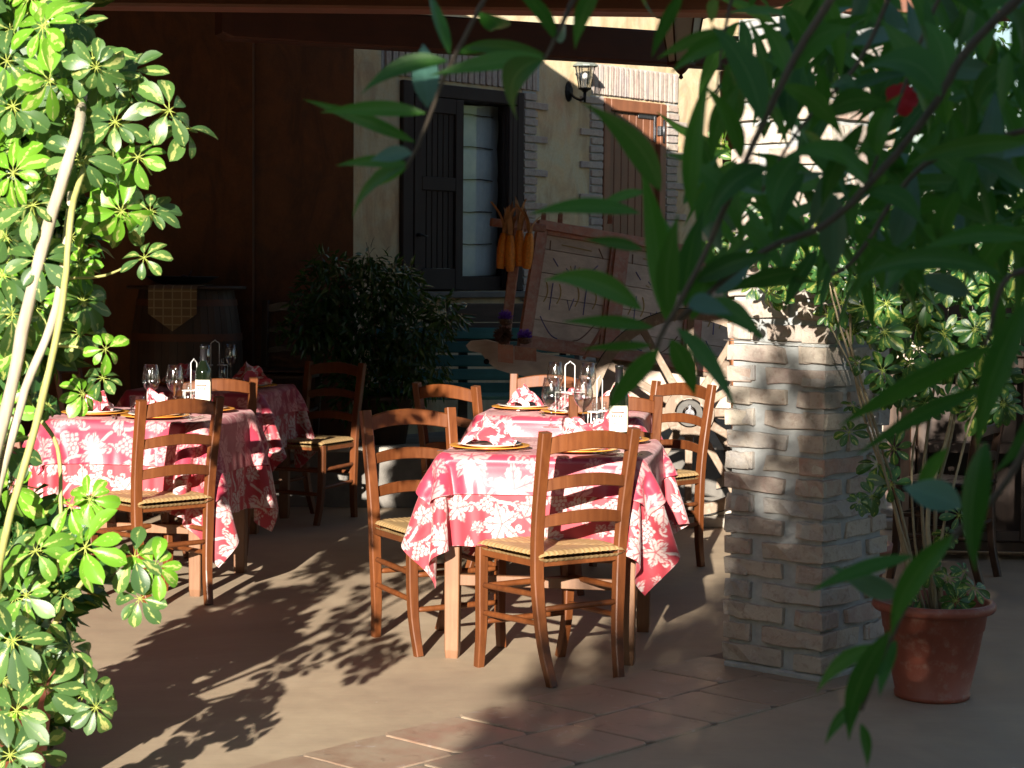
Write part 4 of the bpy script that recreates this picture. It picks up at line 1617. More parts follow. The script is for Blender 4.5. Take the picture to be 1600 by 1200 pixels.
# carved shaft board with rounded nose, going right under the panel
sh_pts = [(728, 540), (735, 533), (760, 531), (800, 541), (860, 555), (960, 572), (1100, 590), (1180, 600), (1180, 640), (1090, 636), (960, 615), (880, 598), (820, 588), (795, 583), (776, 577), (762, 566), (752, 552), (733, 548)]
def prism(pts, d0, d1, dep, name, mat, parent, slope=0.0):
    m = MB()
    n = len(pts)
    x0 = min(p[0] for p in pts)
    fr = [C3(x, y, d0 + (x - x0) * slope) for x, y in pts]
    bk = [p + Vector((0, dep, 0)) for p in fr]
    m.add(fr + bk, [tuple(range(n))] + [tuple(range(2 * n - 1, n - 1, -1))] + [(i, i + n, (i + 1) % n + n, (i + 1) % n) for i in range(n)])
    return m.build(name, mat, parent)
prism(sh_pts, 10.80, 0, .05, 'shaft_board', M['cart'], cart, .0011)
m = MB()
m.tube([C3(760, 565, 10.79), C3(760, 565, 10.83)], .016, 12)  # solid dark plug stands for the shade inside the hole
m.build('dark_hole_plug', M['iron'], cart)
# block ends sitting on the shaft
for (x0, x1, y0, y1) in ((778, 802, 537, 565), (804, 838, 541, 562)):
    prism([(x0, y0), (x1, y0 + 3), (x1, y1 + 3), (x0, y1)], 10.70, 0, .09, 'block', M['cartred'], cart)
# leaning upright and cross bar that carry the corn
m = MB()
m.bar([C3(788, 540, 10.80), C3(800, 440, 10.86), C3(812, 345, 10.92)], [.06, .058, .06], .045, .25)
m.build('upright', M['cartred'], cart)
m = MB()
m.bar([C3(768, 347, 10.86), C3(850, 357, 10.98)], .05, .045, .3)
m.bar([C3(815, 330, 10.93), C3(816, 362, 10.94)], .055, .05, .3)
m.build('cross_bar', M['cartred'], cart)
# diagonal brace under the body
m = MB()
m.bar([C3(946, 505, 10.92), C3(912, 560, 10.85)], .018, .03, .2)
m.build('brace', M['cartred'], cart)
# wheel
WC = P(1077, 644, 10.72)
WR = .585
whl = empty('wheel', WC - Vector((0.9, 11.1, 0)), 0)
whl.parent = cart
whl.rotation_euler = (0, 0, R(-4))
def ringmb(r0, r1, y0, y1, n=56, a0=0, a1=2 * PI):
    m = MB()
    vs, fs = [], []
    for i in range(n):
        a = a0 + (a1 - a0) * i / n
        for (r, y) in ((r0, y0), (r1, y0), (r1, y1), (r0, y1)):
            vs.append((r * math.cos(a), y, r * math.sin(a)))
    for i in range(n):
        for j in range(4):
            fs.append((i * 4 + j, i * 4 + (j + 1) % 4, ((i + 1) % n) * 4 + (j + 1) % 4, ((i + 1) % n) * 4 + j))
    m.add(vs, fs)
    return m
ringmb(WR - .065, WR - .006, -.03, .03).build('rim', M['wheel'], whl)
ringmb(WR - .005, WR, -.032, .032).build('tyre', M['iron'], whl)
ringmb(.082, .138, -.06, .03, 40).build('hub_ring', M['wheel'], whl)
ringmb(.040, .072, -.085, .03, 32).build('hub_ring', M['greywood'], whl)
m = MB()
m.tube([(0, -.12, 0), (0, .12, 0)], .026, 16, smooth=False)
m.box(-.009, .009, -.115, -.10, -.04, .05, .002)
m.build('axle_end', M['irondoor'], whl)
spk = MB()
spk.bar([(0, 0, .122), (0, 0, .2), (0, 0, .4), (0, 0, WR - .064)], [.05, .042, .036, .045], [.04, .034, .03, .04], .25, upv=(0, 1, 0))
spm = spk.mesh('spoke', M['wheel'])
for k in range(12):
    o = link('spoke', spm, whl)
    o.rotation_euler = (0, R(k * 30), 0)
# lower body planks behind the wheel
pf2 = quadframe(C3(948, 640, 11.25), C3(1190, 660, 11.6), C3(1190, 560, 11.6), C3(930, 545, 11.25))
for k in range(3):
    slab(pf2, 0, 1, .0 + k * .335, .325 + k * .335, -.02, 0).build('plank', M['wheel'], cart)
# far wheel seen through the first one
far = copy_thing(whl)
far.location = whl.location + Vector((.15, 1.05, 0.02))
far.parent = cart
# stone plinth
sp_ = empty('stone_step', (1.1, 10.9, 0), 0, 'low weathered stone step under the cart wheel', 'step')
m = MB()
m.box(-.55, 1.2, -.28, .30, 0, .055, .008)
m.build('slab', M['stone'], sp_)
m = MB()
m.box(-.50, 1.2, -.18, .30, .056, .105, .008)
m.build('slab', M['stone'], sp_)

# corn cobs
cob = MB()
prof = [(.004, -.075), (.014, -.068), (.021, -.045), (.024, -.01), (.024, .03), (.021, .062), (.012, .075)]
nseg = 26
vs, fs = [], []
rings = 34
for i in range(rings):
    t = i / (rings - 1)
    z = -.075 + .15 * t
    r = .0245 * (math.sin(PI * min(1, .12 + t * .8)) ** .45)
    for j in range(nseg):
        bump_ = .0038 * (abs(math.sin(j * PI * 7 / nseg * 1.0)) * abs(math.sin(i * PI / 2.2)))
        rr = r + bump_
        vs.append((rr * math.cos(2 * PI * j / nseg), rr * math.sin(2 * PI * j / nseg), z))
for i in range(rings - 1):
    for j in range(nseg):
        fs.append((i * nseg + j, i * nseg + (j + 1) % nseg, (i + 1) * nseg + (j + 1) % nseg, (i + 1) * nseg + j))
fs.append(tuple(range(nseg))[::-1])
cob.add(vs, fs, True)
cobm = cob.mesh('corn_cob', M['corn'])
def husk_mesh(seed):
    random.seed(seed)
    m = MB()
    for k in range(4):
        a = random.uniform(0, 6.28)
        lean = random.uniform(.02, .09)
        L = random.uniform(.12, .24)
        n = 7
        vs, fs = [], []
        for i in range(n + 1):
            t = i / n
            c = Vector((math.cos(a) * lean * t * t * 1.2, math.sin(a) * lean * t * t, .065 + L * t))
            wd = .020 * (1 - t) ** .6 * (0.6 + t)
            s_ = Vector((-math.sin(a), math.cos(a), 0))
            tw = .01 * math.sin(t * 5 + k)
            vs += [c - s_ * wd, c + Vector((math.cos(a), math.sin(a), 0)) * (.006 + tw), c + s_ * wd]
        for i in range(n):
            for j in range(2):
                fs.append((i * 3 + j, i * 3 + j + 1, i * 3 + j + 4, i * 3 + j + 3))
        m.add(vs, fs, True)
    return m.mesh('husk', M['husk'])
hm = [husk_mesh(s) for s in range(4)]
CB = [(785, 392, 6, 'leftmost'), (797, 396, 0, 'second from the left'), (812, 388, -3, 'third from the left'), (825, 392, -8, 'rightmost, shaded')]
for i, (px, py, tilt, lb) in enumerate(CB):
    p = P(px, py, 10.80 - .02 * (i % 2))
    e = empty('corn_cob', p, 0, lb + ' of the dried corn cobs hanging from the cart upright', 'corn', 'dried corn cobs on the cart')
    e.rotation_euler = (0, R(tilt), R(40 * i))
    c_ = link('cob', cobm, e)
    c_.scale = (1.15, 1.15, 1.35)
    h_ = link('husk', hm[i], e)
    h_.location = (0, 0, .02)
# artichoke blooms
def bloom(px, py, s, dark, label):
    e = empty('artichoke_flower', P(px, py, 10.66), 0, label, 'flower', 'dried artichoke flowers on the cart')
    m = MB()
    random.seed(int(px))
    for k in range(150):
        th, ph = random.uniform(0, 2 * PI), math.acos(random.uniform(-.15, 1))
        d = Vector((math.cos(th) * math.sin(ph), math.sin(th) * math.sin(ph), math.cos(ph)))
        a = d * s * .35
        b = d * s * random.uniform(.85, 1.1) + Vector((0, 0, s * .1))
        q = d.orthogonal().normalized() * s * .055
        r_ = d.cross(q)
        m.add([a + q, a - q * .5 + r_, a - q * .5 - r_, b + q * .6, b - q * .6], [(0, 1, 4, 3), (1, 2, 4), (2, 0, 3, 4)])
    m.build('bloom', M['bract'] if dark else M['purple'], e)
    m = MB()
    for k in range(26):
        th = 2 * PI * k / 13 + (k // 13) * .24
        z0 = -s * (.5 if k < 13 else .25)
        d = Vector((math.cos(th), math.sin(th), 0))
        q = Vector((-math.sin(th), math.cos(th), 0)) * s * .2
        m.add([d * s * .45 - q + Vector((0, 0, z0 - s * .3)), d * s * .45 + q + Vector((0, 0, z0 - s * .3)), d * s * .85 + q * .8 + Vector((0, 0, z0)), d * s * .85 - q * .8 + Vector((0, 0, z0)), d * s * .80 + Vector((0, 0, z0 + s * .35))],
              [(0, 1, 2, 3), (3, 2, 4)])
    m.lathe([(.0001, -s * .9), (s * .4, -s * .8), (s * .6, -s * .4), (s * .45, 0)], 12, cap=False)
    m.build('bracts', M['bract'], e)
    if dark:
        e.rotation_euler = (R(80), 0, 0)
bloom(790, 498, .045, False, 'upper purple artichoke flower at the foot of the cart upright')
bloom(820, 527, .045, False, 'right purple artichoke flower on the cart shaft block')
bloom(786, 524, .055, True, 'brown withered artichoke head facing forward beneath the purple flower')

# ------------------------------------------------------------------ teal bench and grey chest by the house wall
bn = empty('teal_bench', (-.22, 12.2, TZ), R(8), 'teal painted slatted bench against the house under the window', 'bench')
sl_ = MB()
sl_.box(-.65, .65, -.012, .012, -.036, .036, .004)
slm = sl_.mesh('slat', M['teal'])
for k in range(5):
    o = link('slat', slm, bn)
    o.location = (0, .02 * k * .6 + .13, .33 + k * .088)
    o.rotation_euler = (R(-8), 0, 0)
for k in range(4):
    o = link('slat', slm, bn)
    o.location = (0, -.30 + k * .095, .30)
    o.rotation_euler = (R(90), 0, 0)
for sx in (-.58, .58):
    m = MB()
    m.bar([(sx, .16, 0), (sx, .15, .3), (sx, .22, .76)], .04, .05, .2)
    m.bar([(sx, -.30, 0), (sx, -.31, .285)], .04, .05, .2)
    m.bar([(sx, -.32, .265), (sx, .14, .265)], .04, .035, .2)
    m.build('bench_leg', M['iron'], bn)
cb_ = empty('grey_board', (-.02, 12.45, TZ), R(14), 'weathered grey plank board leaning on the house below the window', 'board')
for k in range(2):
    m = MB()
    m.box(-.42, .62, -.012, .012, .63 + k * .125, .63 + k * .125 + .12, .004)
    m.build('plank', M['greywood'], cb_)
for sx in (-.3, .45):
    m = MB()
    m.box(sx - .03, sx + .03, .015, .04, 0, .86, .004)
    m.build('batten', M['greywood'], cb_)

# ------------------------------------------------------------------ barrel, runner, tray
bp = P(292, 600, 11.86)
BX, BY = bp.x, 11.86
brl = empty('barrel', (BX, BY, TZ), 0, 'dark upright wine barrel with round top against the orange wall', 'barrel')
BHt, r0, r1 = .955, .27, .345
nst = 22
def brad(t):
    return r0 + (r1 - r0) * math.sin(PI * (.08 + .84 * t)) ** 1.0
st = MB()
vs, fs = [], []
nn = 10
for i in range(nn + 1):
    t = i / nn
    r = brad(t)
    a = PI / nst * .97
    vs += [(r * math.cos(-a), r * math.sin(-a), BHt * t), (r * 1.006, 0, BHt * t), (r * math.cos(a), r * math.sin(a), BHt * t), ((r - .02) * math.cos(a), (r - .02) * math.sin(a), BHt * t), ((r - .02) * math.cos(-a), (r - .02) * math.sin(-a), BHt * t)]
for i in range(nn):
    for j in range(5):
        fs.append((i * 5 + j, i * 5 + (j + 1) % 5, (i + 1) * 5 + (j + 1) % 5, (i + 1) * 5 + j))
st.add(vs, fs)
stm = st.mesh('stave', M['barrel'])
for k in range(nst):
    o = link('stave', stm, brl)
    o.rotation_euler = (0, 0, 2 * PI * k / nst)
for t, hh in ((.07, .04), (.28, .045), (.70, .045), (.92, .04)):
    m = MB()
    ra, rb = brad(t - .02) + .006, brad(t + .02) + .006
    m.lathe([(ra, BHt * t - hh / 2), (rb, BHt * t + hh / 2)], 40, cap=False)
    m.build('hoop', M['beam'], brl)
m = MB()
m.lathe([(.0001, BHt + .004), (.36, BHt + .004), (.365, BHt + .012), (.365, BHt + .022), (.0001, BHt + .026)], 44, cap=False)
m.build('round_top', M['barrel'], brl)
rn = MB()
zt_ = BHt + .030
rx = .145
n = 8
vs = [(-rx, .25, zt_), (rx, .25, zt_), (-rx, -.355, zt_), (rx, -.355, zt_), (-rx, -.385, zt_ - .02), (rx, -.385, zt_ - .02), (-rx, -.39, zt_ - .17), (rx, -.39, zt_ - .17), (0, -.392, zt_ - .275)]
rn.add(vs, [(0, 2, 3, 1), (2, 4, 5, 3), (4, 6, 7, 5), (6, 8, 7)])
ro = rn.build('table_runner', M['runner'])
sol = ro.modifiers.new('thick', 'SOLIDIFY')
sol.thickness = .003
ro.location = (BX - .02, BY, TZ)
tag(ro, 'checked brown runner with pointed end hanging over the barrel', 'runner')
m = MB()
m.lathe([(.0001, 0), (.11, 0), (.15, .006), (.225, .045), (.228, .048), (.222, .048), (.15, .012), (.0001, .008)], 40, cap=False)
tr_ = m.build('serving_bowl', M['tray'])
tr_.location = (BX - .03, BY, TZ + zt_ + .004)
tag(tr_, 'wide shallow dark bowl on top of the barrel', 'bowl')
m = MB()
for (x, y, s) in ((0.0, 0, .028), (.04, .02, .024), (-.035, .01, .022)):
    m.lathe([(.0001, 0), (s * .7, s * .2), (s, s * .8), (s * .8, s * 1.5), (.0001, s * 1.75)], 14, (x, y, 0), cap=False)
m.tube([(.03, 0, .03), (.05, 0, .075)], .004, 5)
fr_ = m.build('dark_fruit', m_plain('dark_fruit', (.03, .012, .03), .3))
fr_.location = (BX - .02, BY, TZ + zt_ + .013)
tag(fr_, 'small heap of dark fruit in the bowl on the barrel', 'fruit', None, 'stuff')

# ------------------------------------------------------------------ lamps
def lantern(root, glassmat, s=1.0, body='iron'):
    """six sided tapering lantern, origin at its foot"""
    rb, rtp, h = .052 * s, .085 * s, .19 * s
    m = MB()
    for k in range(6):
        a = PI / 3 * k
        m.bar([(rb * math.cos(a), rb * math.sin(a), .03 * s), (rtp * math.cos(a), rtp * math.sin(a), .03 * s + h)], .007 * s, .007 * s, .2)
    m.lathe([(.0001, -.035 * s), (.010 * s, -.028 * s), (.006 * s, -.015 * s), (.018 * s, -.005 * s), (.03 * s, .01 * s), (rb * 1.1, .022 * s), (rb * 1.12, .034 * s), (.0001, .036 * s)], 6, smooth=False, cap=False)
    m.build('cage', M[body], root)
    m = MB()
    z = .03 * s + h
    m.lathe([(rtp * 1.3, z - .004 * s), (rtp * 1.32, z + .006 * s), (rtp * .95, z + .028 * s), (rtp * .62, z + .062 * s), (rtp * .34, z + .078 * s), (rtp * .14, z + .084 * s), (.008 * s, z + .10 * s), (.011 * s, z + .112 * s), (.0001, z + .128 * s)], 12, smooth=False, cap=False)
    m.build('lamp_roof', M['lamproof'] if body == 'iron' else M[body], root)
    m = MB()
    for k in range(6):
        a, b = PI / 3 * k, PI / 3 * (k + 1)
        m.add([(rb * .97 * math.cos(a), rb * .97 * math.sin(a), .034 * s), (rb * .97 * math.cos(b), rb * .97 * math.sin(b), .034 * s), (rtp * .97 * math.cos(b), rtp * .97 * math.sin(b), z), (rtp * .97 * math.cos(a), rtp * .97 * math.sin(a), z)], [(0, 1, 2, 3)])
    m.build('pane', glassmat, root)
    m = MB()
    m.lathe([(.012 * s, .036 * s), (.012 * s, .075 * s), (.016 * s, .085 * s), (.026 * s, .12 * s), (.022 * s, .15 * s), (.0001, .165 * s)], 14, cap=False)
    m.build('bulb', M['china'], root)
M['lamproof'] = m_plain('weathered_lamp_roof', (.26, .30, .28), .5, .5, .3, .2, 40)
M['frosted'] = m_plain('frosted_pane', (.55, .55, .52), .5)
lu, lz = W(888, 143)
lp = W0 + UX * lu + Vector((0, 0, lz))
wl = empty('wall_lamp', lp, TH, 'black wall lantern with glass panes on the plaster between window and door', 'lamp')
m = MB()
m.sweep([(0, -.002, 0), (0, -.012, 0), (0, -.030, 0)], lambda i: [((.040, .038, .018)[i] * math.cos(2 * PI * j / 14), (.075, .07, .035)[i] * math.sin(2 * PI * j / 14)) for j in range(14)], upv=(0, 0, 1))
m.tube(bez([(0, -.02, -.01), (0, -.06, -.045), (0, -.12, -.065), (0, -.155, -.05)], 4), .010, 8)
m.tube([(0, -.155, -.085), (0, -.155, -.02)], [.008, .013], 8)
m.build('bracket', M['iron'], wl)
lr = empty('lamp_head', (0, -.155, -.01), 0)
lr.parent = wl
lantern(lr, M['glass'], .82)
# hanging lantern under the beams
hp = P(1064, 121, 9.0)
hl = empty('hanging_lantern', hp + Vector((0, 0, .03)), 0, 'dark hanging lantern with pointed finial under the porch beam', 'lantern')
lantern(hl, M['frosted'], 1.15, 'darkbeam')
m = MB()
m.tube([(0, 0, .38), (0, 0, .55)], .006, 6)
m.build('chain', M['iron'], hl)

# ------------------------------------------------------------------ leaves
def strip_leaf(L, wmax, droop=.2, fold=.25, seg=7, shape='lance', twist=0., side=0.):
    """leaf along +Y from the origin, normal +Z; returns verts, faces, uvs"""
    vs, fs, uv = [], [], []
    for i in range(seg + 1):
        t = i / seg
        if shape == 'lance':
            wd = wmax * .5 * (math.sin(PI * min(1, t ** .8 * .985 + .012)) ** 1.05) * (1.08 - .22 * t)
        else:
            wd = wmax * .5 * (math.sin(PI * min(1., max(0., t ** 1.35))) ** .62 if 0 < t < 1 else 0)
            if i == 0: wd = wmax * .03
        if i == seg: wd = max(wd * .3, wmax * .01)
        ang = droop * t
        y = L * (math.sin(droop * t) / droop if abs(droop) > 1e-4 else t)
        z = -L * ((1 - math.cos(droop * t)) / droop if abs(droop) > 1e-4 else 0)
        x0 = side * L * t * t
        nz = Vector((0, math.sin(-ang) * -1, math.cos(ang)))
        for k, s_ in enumerate((-1, -.5, 0, .5, 1)):
            lift = fold * abs(s_) * wd - .12 * fold * wd * (abs(s_) == .5)
            tw = twist * t
            x = x0 + s_ * wd * math.cos(tw)
            vs.append(Vector((x, y, z)) + nz * (lift + s_ * wd * math.sin(tw)))
            uv.append((t, .5 + .5 * s_))
    for i in range(seg):
        for j in range(4):
            a = i * 5 + j
            fs.append((a, a + 1, a + 6, a + 5))
    return vs, fs, uv

def leaf_mesh(name, parts, mat, extra=None):
    """parts: list of (matrix, (vs, fs, uv)); extra: MB of stalks with second material"""
    V_, F_, UV = [], [], []
    for mt, (vs, fs, uv) in parts:
        k = len(V_)
        V_ += [tuple(mt @ v) for v in vs]
        F_ += [tuple(i + k for i in f) for f in fs]
        UV += uv
    nl = len(F_)
    if extra is not None:
        k = len(V_)
        V_ += [tuple(v) for v in extra.v]
        F_ += [tuple(i + k for i in f) for f in extra.f]
        UV += [(0, 0)] * len(extra.v)
    me = bpy.data.meshes.new(name)
    me.from_pydata(V_, [], F_)
    me.polygons.foreach_set('use_smooth', [True] * len(F_))
    ul = me.uv_layers.new(name='UVMap')
    vi = np.zeros(len(me.loops), dtype=np.int32)
    me.loops.foreach_get('vertex_index', vi)
    ul.data.foreach_set('uv', np.array(UV, dtype=np.float32)[vi].ravel())
    me.materials.append(mat)
    if extra is not None:
        me.materials.append(M['petiole'])
        me.polygons.foreach_set('material_index', [0] * nl + [1] * (len(F_) - nl))
    me.update()
    return me

def rosette(seed, mat, n=8, L=.085):
    """one palmate umbrella-plant leaf, faces +Z, stalk comes from below"""
    random.seed(seed)
    parts = []
    ex = MB()
    for k in range(n):
        a = 2 * PI * k / n + random.uniform(-.16, .16)
        el = random.uniform(-.30, .30) - .12
        ln = L * random.uniform(.66, 1.18)
        wd = ln * random.uniform(.46, .58)
        pl_ = L * .22
        vs = strip_leaf(ln, wd, random.uniform(.1, 1.1), random.uniform(-.1, .45), 7, 'obov', random.uniform(-.25, .25), random.uniform(-.08, .08))
        mt = Matrix.Rotation(a, 4, 'Z') @ Matrix.Rotation(el, 4, 'X') @ Matrix.Translation((0, pl_, 0)) @ Matrix.Rotation(random.uniform(-.35, .35), 4, 'Y')
        parts.append((mt, vs))
        tip = Matrix.Rotation(a, 4, 'Z') @ Matrix.Rotation(el, 4, 'X') @ Vector((0, pl_ * 1.05, 0))
        ex.tube([(0, 0, -.002), tip], .0012, 4)
    ex.tube([(0, 0, 0), (.004, .0, -.03), (0, .01, -.075)], [.0016, .0018, .002], 4)
    return leaf_mesh('leaf', parts, mat, ex)
ROS = [rosette(100 + k, M['scheff'], random.choice((7, 8, 9)), .083) for k in range(7)]
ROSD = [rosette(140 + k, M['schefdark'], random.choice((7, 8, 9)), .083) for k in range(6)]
VIEW = Vector((0, -1, 0))
def put_rosette(root, loc, me, s, nrm=None, rnd=.7, name='leaf'):
    o = link(name, me, root)
    n_ = nrm if nrm is not None else Vector((random.gauss(.05, rnd), -1 + random.gauss(0, .35), random.gauss(.55, rnd * .7)))
    n_ = n_.normalized()
    q = n_.to_track_quat('Z', 'Y')
    o.rotation_mode = 'QUATERNION'
    from mathutils import Quaternion
    o.rotation_quaternion = q @ Quaternion((0, 0, 1), random.uniform(0, 2 * PI))
    o.location = loc - root.location
    o.scale = (s, s, s)
    return o
def stem(root, pts, r0_, r1_, mat, n=6, name='stem', seg=9):
    c = bez(pts, n)
    k = len(c)
    random.seed(int(abs(pts[0][0]) * 1000) % 977)
    m = MB()
    m.tube([p - root.location + Vector((random.uniform(-1, 1), 0, random.uniform(-1, 1))) * r0_ * .12 for p in c], [(r0_ + (r1_ - r0_) * i / (k - 1)) * random.uniform(.93, 1.08) for i in range(k)], seg)
    return m.build(name, mat, root)

# --- big variegated umbrella plant on the left, it shades the strip between the tables
UD = 5.0
up_root = Vector((-1.42, 5.05, 0))
ump = empty('umbrella_plant', up_root, 0, 'tall sunlit variegated umbrella plant filling the left edge', 'plant')
pot0 = MB()
pot0.lathe([(.0001, .0), (.15, 0), (.17, .02), (.20, .30), (.225, .30), (.23, .34), (.205, .34), (.20, .31), (.0001, .30)], 32, cap=False)
o = pot0.build('plant_pot', M['pot'])
o.location = up_root
tag(o, 'terracotta pot of the left umbrella plant, below the picture edge', 'pot')
def PP(px, py, d=UD):
    return P(px, py, d)
stem(ump, [up_root + Vector((0, 0, .3)), PP(-40, 860, 4.62), PP(10, 640, 4.6), PP(62, 400, 4.6), PP(118, 215, 4.6), PP(128, 150, 4.9), PP(130, 60)], .017, .012, M['palebark'], name='stem')
stem(ump, [up_root + Vector((.03, -.03, .3)), PP(-30, 900, 4.66), PP(30, 640, 4.62), PP(88, 480, 4.62), PP(112, 300, 4.7)], .013, .009, M['palebark'])
stem(ump, [up_root + Vector((.05, -.02, .3)), PP(0, 880, 4.6), PP(62, 640, 4.56), PP(98, 470, 4.56), PP(112, 330, 4.56), PP(145, 225, 4.75)], .010, .007, M['yellowbark'])
stem(ump, [up_root + Vector((.06, 0, .3)), PP(60, 1010, 4.8), PP(115, 930, 4.75), PP(165, 855, 4.7)], .009, .005, M['yellowbark'])
stem(ump, [PP(98, 435, 4.85), PP(165, 430, 4.8), PP(222, 402, 4.75)], .004, .0022, M['yellowbark'], name='twig')
stem(ump, [PP(90, 540, 4.85), PP(130, 545, 4.8), PP(163, 570, 4.75)], .004, .0022, M['yellowbark'], name='twig')
stem(ump, [PP(150, 215, 4.85), PP(210, 185, 4.8), PP(262, 172, 4.75)], .005, .003, M['yellowbark'], name='twig')
stem(ump, [PP(60, 650, 4.85), PP(90, 700, 4.8), PP(95, 800, 4.75), PP(90, 900, 4.7)], .006, .004, M['yellowbark'], name='twig')
UL = [  # px, py, size, depth: leaves one can tell apart in the photograph
    (66, 40, 1.30, 4.65), (78, 125, 1.1, 4.6), (20, 165, 1.2, 4.7), (145, 90, 1.15, 4.7), (150, 105, .9, 4.6), (115, 30, .9, 4.85), (180, 190, 1.05, 4.7), (165, 120, 1.0, 4.75), (205, 110, 1.0, 4.8),
    (60, 190, 1.1, 4.8), (125, 248, 1.1, 4.65), (215, 245, 1.1, 4.7), (265, 172, 1.15, 4.65), (288, 200, 1.1, 4.7), (100, 130, 1.0, 4.8), (10, 95, 1.1, 4.7), (20, 270, 1.1, 4.7), (75, 265, 1.0, 4.85),
    (50, 320, 1.15, 4.6), (62, 405, 1.15, 4.6), (190, 330, 1.1, 4.75), (235, 330, .9, 4.8), (165, 320, 1.1, 4.8), (185, 290, .9, 4.85), (225, 402, .85, 4.7), (10, 370, 1.1, 4.75), (20, 490, 1.15, 4.6), (5, 430, 1.1, 4.8),
    (55, 480, 1.0, 4.85), (130, 470, 1.0, 4.95), (125, 520, .9, 4.95), (165, 545, .75, 4.7), (30, 545, 1.1, 4.65), (160, 590, .8, 4.75), (118, 445, .9, 5.0),
    (130, 615, .75, 4.7), (10, 700, 1.1, 4.7), (5, 640, 1.0, 4.8), (75, 635, .5, 4.8), (140, 780, .8, 4.7),
    (132, 855, 1.25, 4.55), (210, 870, 1.15, 4.6), (242, 885, .9, 4.6), (55, 860, 1.15, 4.65), (218, 935, .8, 4.6), (20, 760, 1.1, 4.7), (110, 790, .9, 4.75),
    (20, 1000, 1.25, 4.5), (40, 930, 1.0, 4.7), (110, 1010, .9, 4.7), (70, 1075, 1.1, 4.6), (130, 1085, 1.0, 4.65), (25, 1110, 1.15, 4.55), (150, 1105, .8, 4.6), (55, 1170, 1.1, 4.6), (5, 1060, 1.0, 4.7), (90, 1040, .9, 4.8), (0, 880, 1.0, 4.75), (100, 930, .7, 4.7), (15, 1180, 1.1, 4.5),
]
random.seed(21)
for (px, py, s, d) in UL:
    put_rosette(ump, PP(px, py, d), random.choice(ROS), s * .88, rnd=.5)
# rest of the crown: inside the outline and beyond the left picture edge
def edge(py):
    e = [(-200, 120), (0, 130), (60, 215), (140, 235), (250, 245), (330, 245), (400, 190), (430, 120), (560, 110), (600, 40), (780, 30), (840, 110), (900, 150), (960, 90), (1200, 110), (1300, 80)]
    for (a, b), (c, d) in zip(e, e[1:]):
        if a <= py <= c:
            return b + (d - b) * (py - a) / (c - a)
    return 50
random.seed(22)
cnt = 0
while cnt < 200:
    py = random.uniform(-180, 1250)
    px = random.uniform(-150, 230)
    if px > edge(py) - 35: continue
    if 545 < py < 800 and px > -30: continue
    if 420 < py < 560 and px > 10 and random.random() < .6: continue
    if py > 830 and px > 60 and random.random() < .6: continue
    if 225 < py < 800 and abs(px - (130 - (py - 215) * .25)) < 38 and random.random() < .5: continue
    if px < -110 + 30 * math.sin(py / 70) - 20 * math.sin(py / 190): continue
    put_rosette(ump, PP(px, py, random.uniform(4.85, 5.4)), random.choice(ROS), random.uniform(.8, 1.1), rnd=.7)
    cnt += 1

# --- potted umbrella plant on the right with its pot
potc = G(1456, 1088)
pr = empty('terracotta_pot', (potc.x, potc.y, 0), 0, 'round terracotta pot with rolled rim beside the brick pillar', 'pot')
PRm = .205
m = MB()
m.lathe([(.0001, 0), (.118, 0), (.126, .004), (.128, .018), (.124, .022), (.150, .14), (.166, .235), (.170, .238), (.178, .292), (.186, .296), (.200, .300), (.206, .308), (.206, .322), (.200, .331), (.190, .333), (.182, .325), (.178, .30), (.170, .28), (.0001, .28)], 56, cap=False)
m.build('pot_body', M['pot'], pr)
m = MB()
random.seed(3)
rings_ = [(0.0001, .290)] + [(.176 * k / 6, .290) for k in range(1, 7)]
m.lathe([(r, z + random.uniform(-.006, .006)) for r, z in rings_], 28, cap=False)
m.build('soil', M['soil'], pr)
RP = Vector((potc.x, potc.y, .28))
rp = empty('umbrella_plant', RP, 0, 'shaded variegated umbrella plant with many thin stems in the terracotta pot', 'plant')
def Q_(px, py, d=6.4):
    return P(px, py, d)
ST = [
    ([RP + Vector((-.05, -.02, 0)), Q_(1400, 800, 6.4), Q_(1360, 660, 6.36), Q_(1310, 500, 6.34), Q_(1290, 420, 6.33)], .0070, .004),
    ([RP + Vector((-.04, .0, 0)), Q_(1408, 800, 6.42), Q_(1375, 690, 6.38), Q_(1335, 560, 6.36), Q_(1300, 440, 6.35)], .008, .005),
    ([RP + Vector((-.06, .01, 0)), Q_(1396, 790, 6.44), Q_(1350, 650, 6.4), Q_(1330, 540, 6.4), Q_(1330, 430, 6.38)], .007, .005),
    ([RP + Vector((-.03, -.03, 0)), Q_(1388, 760, 6.36), Q_(1345, 610, 6.3), Q_(1298, 510, 6.3)], .006, .004),
    ([RP + Vector((.01, 0, 0)), Q_(1450, 800, 6.4), Q_(1480, 680, 6.42), Q_(1505, 560, 6.45), Q_(1545, 470, 6.5)], .011, .006),
    ([RP + Vector((.02, .01, 0)), Q_(1462, 790, 6.45), Q_(1490, 660, 6.45), Q_(1500, 520, 6.5), Q_(1515, 420, 6.5)], .009, .005),
    ([RP + Vector((0, .02, 0)), Q_(1440, 790, 6.5), Q_(1450, 670, 6.5), Q_(1465, 550, 6.5), Q_(1455, 430, 6.5)], .008, .005),
    ([RP + Vector((.03, 0, 0)), Q_(1470, 850, 6.4), Q_(1500, 720, 6.4), Q_(1520, 650, 6.4), Q_(1550, 600, 6.42)], .007, .004),
    ([RP + Vector((-.01, .02, 0)), Q_(1430, 850, 6.5), Q_(1425, 720, 6.55), Q_(1440, 620, 6.55), Q_(1430, 500, 6.5)], .006, .004),
]
for pts, a, b in ST:
    stem(rp, pts, a * .85, b * .7, M['bark'])
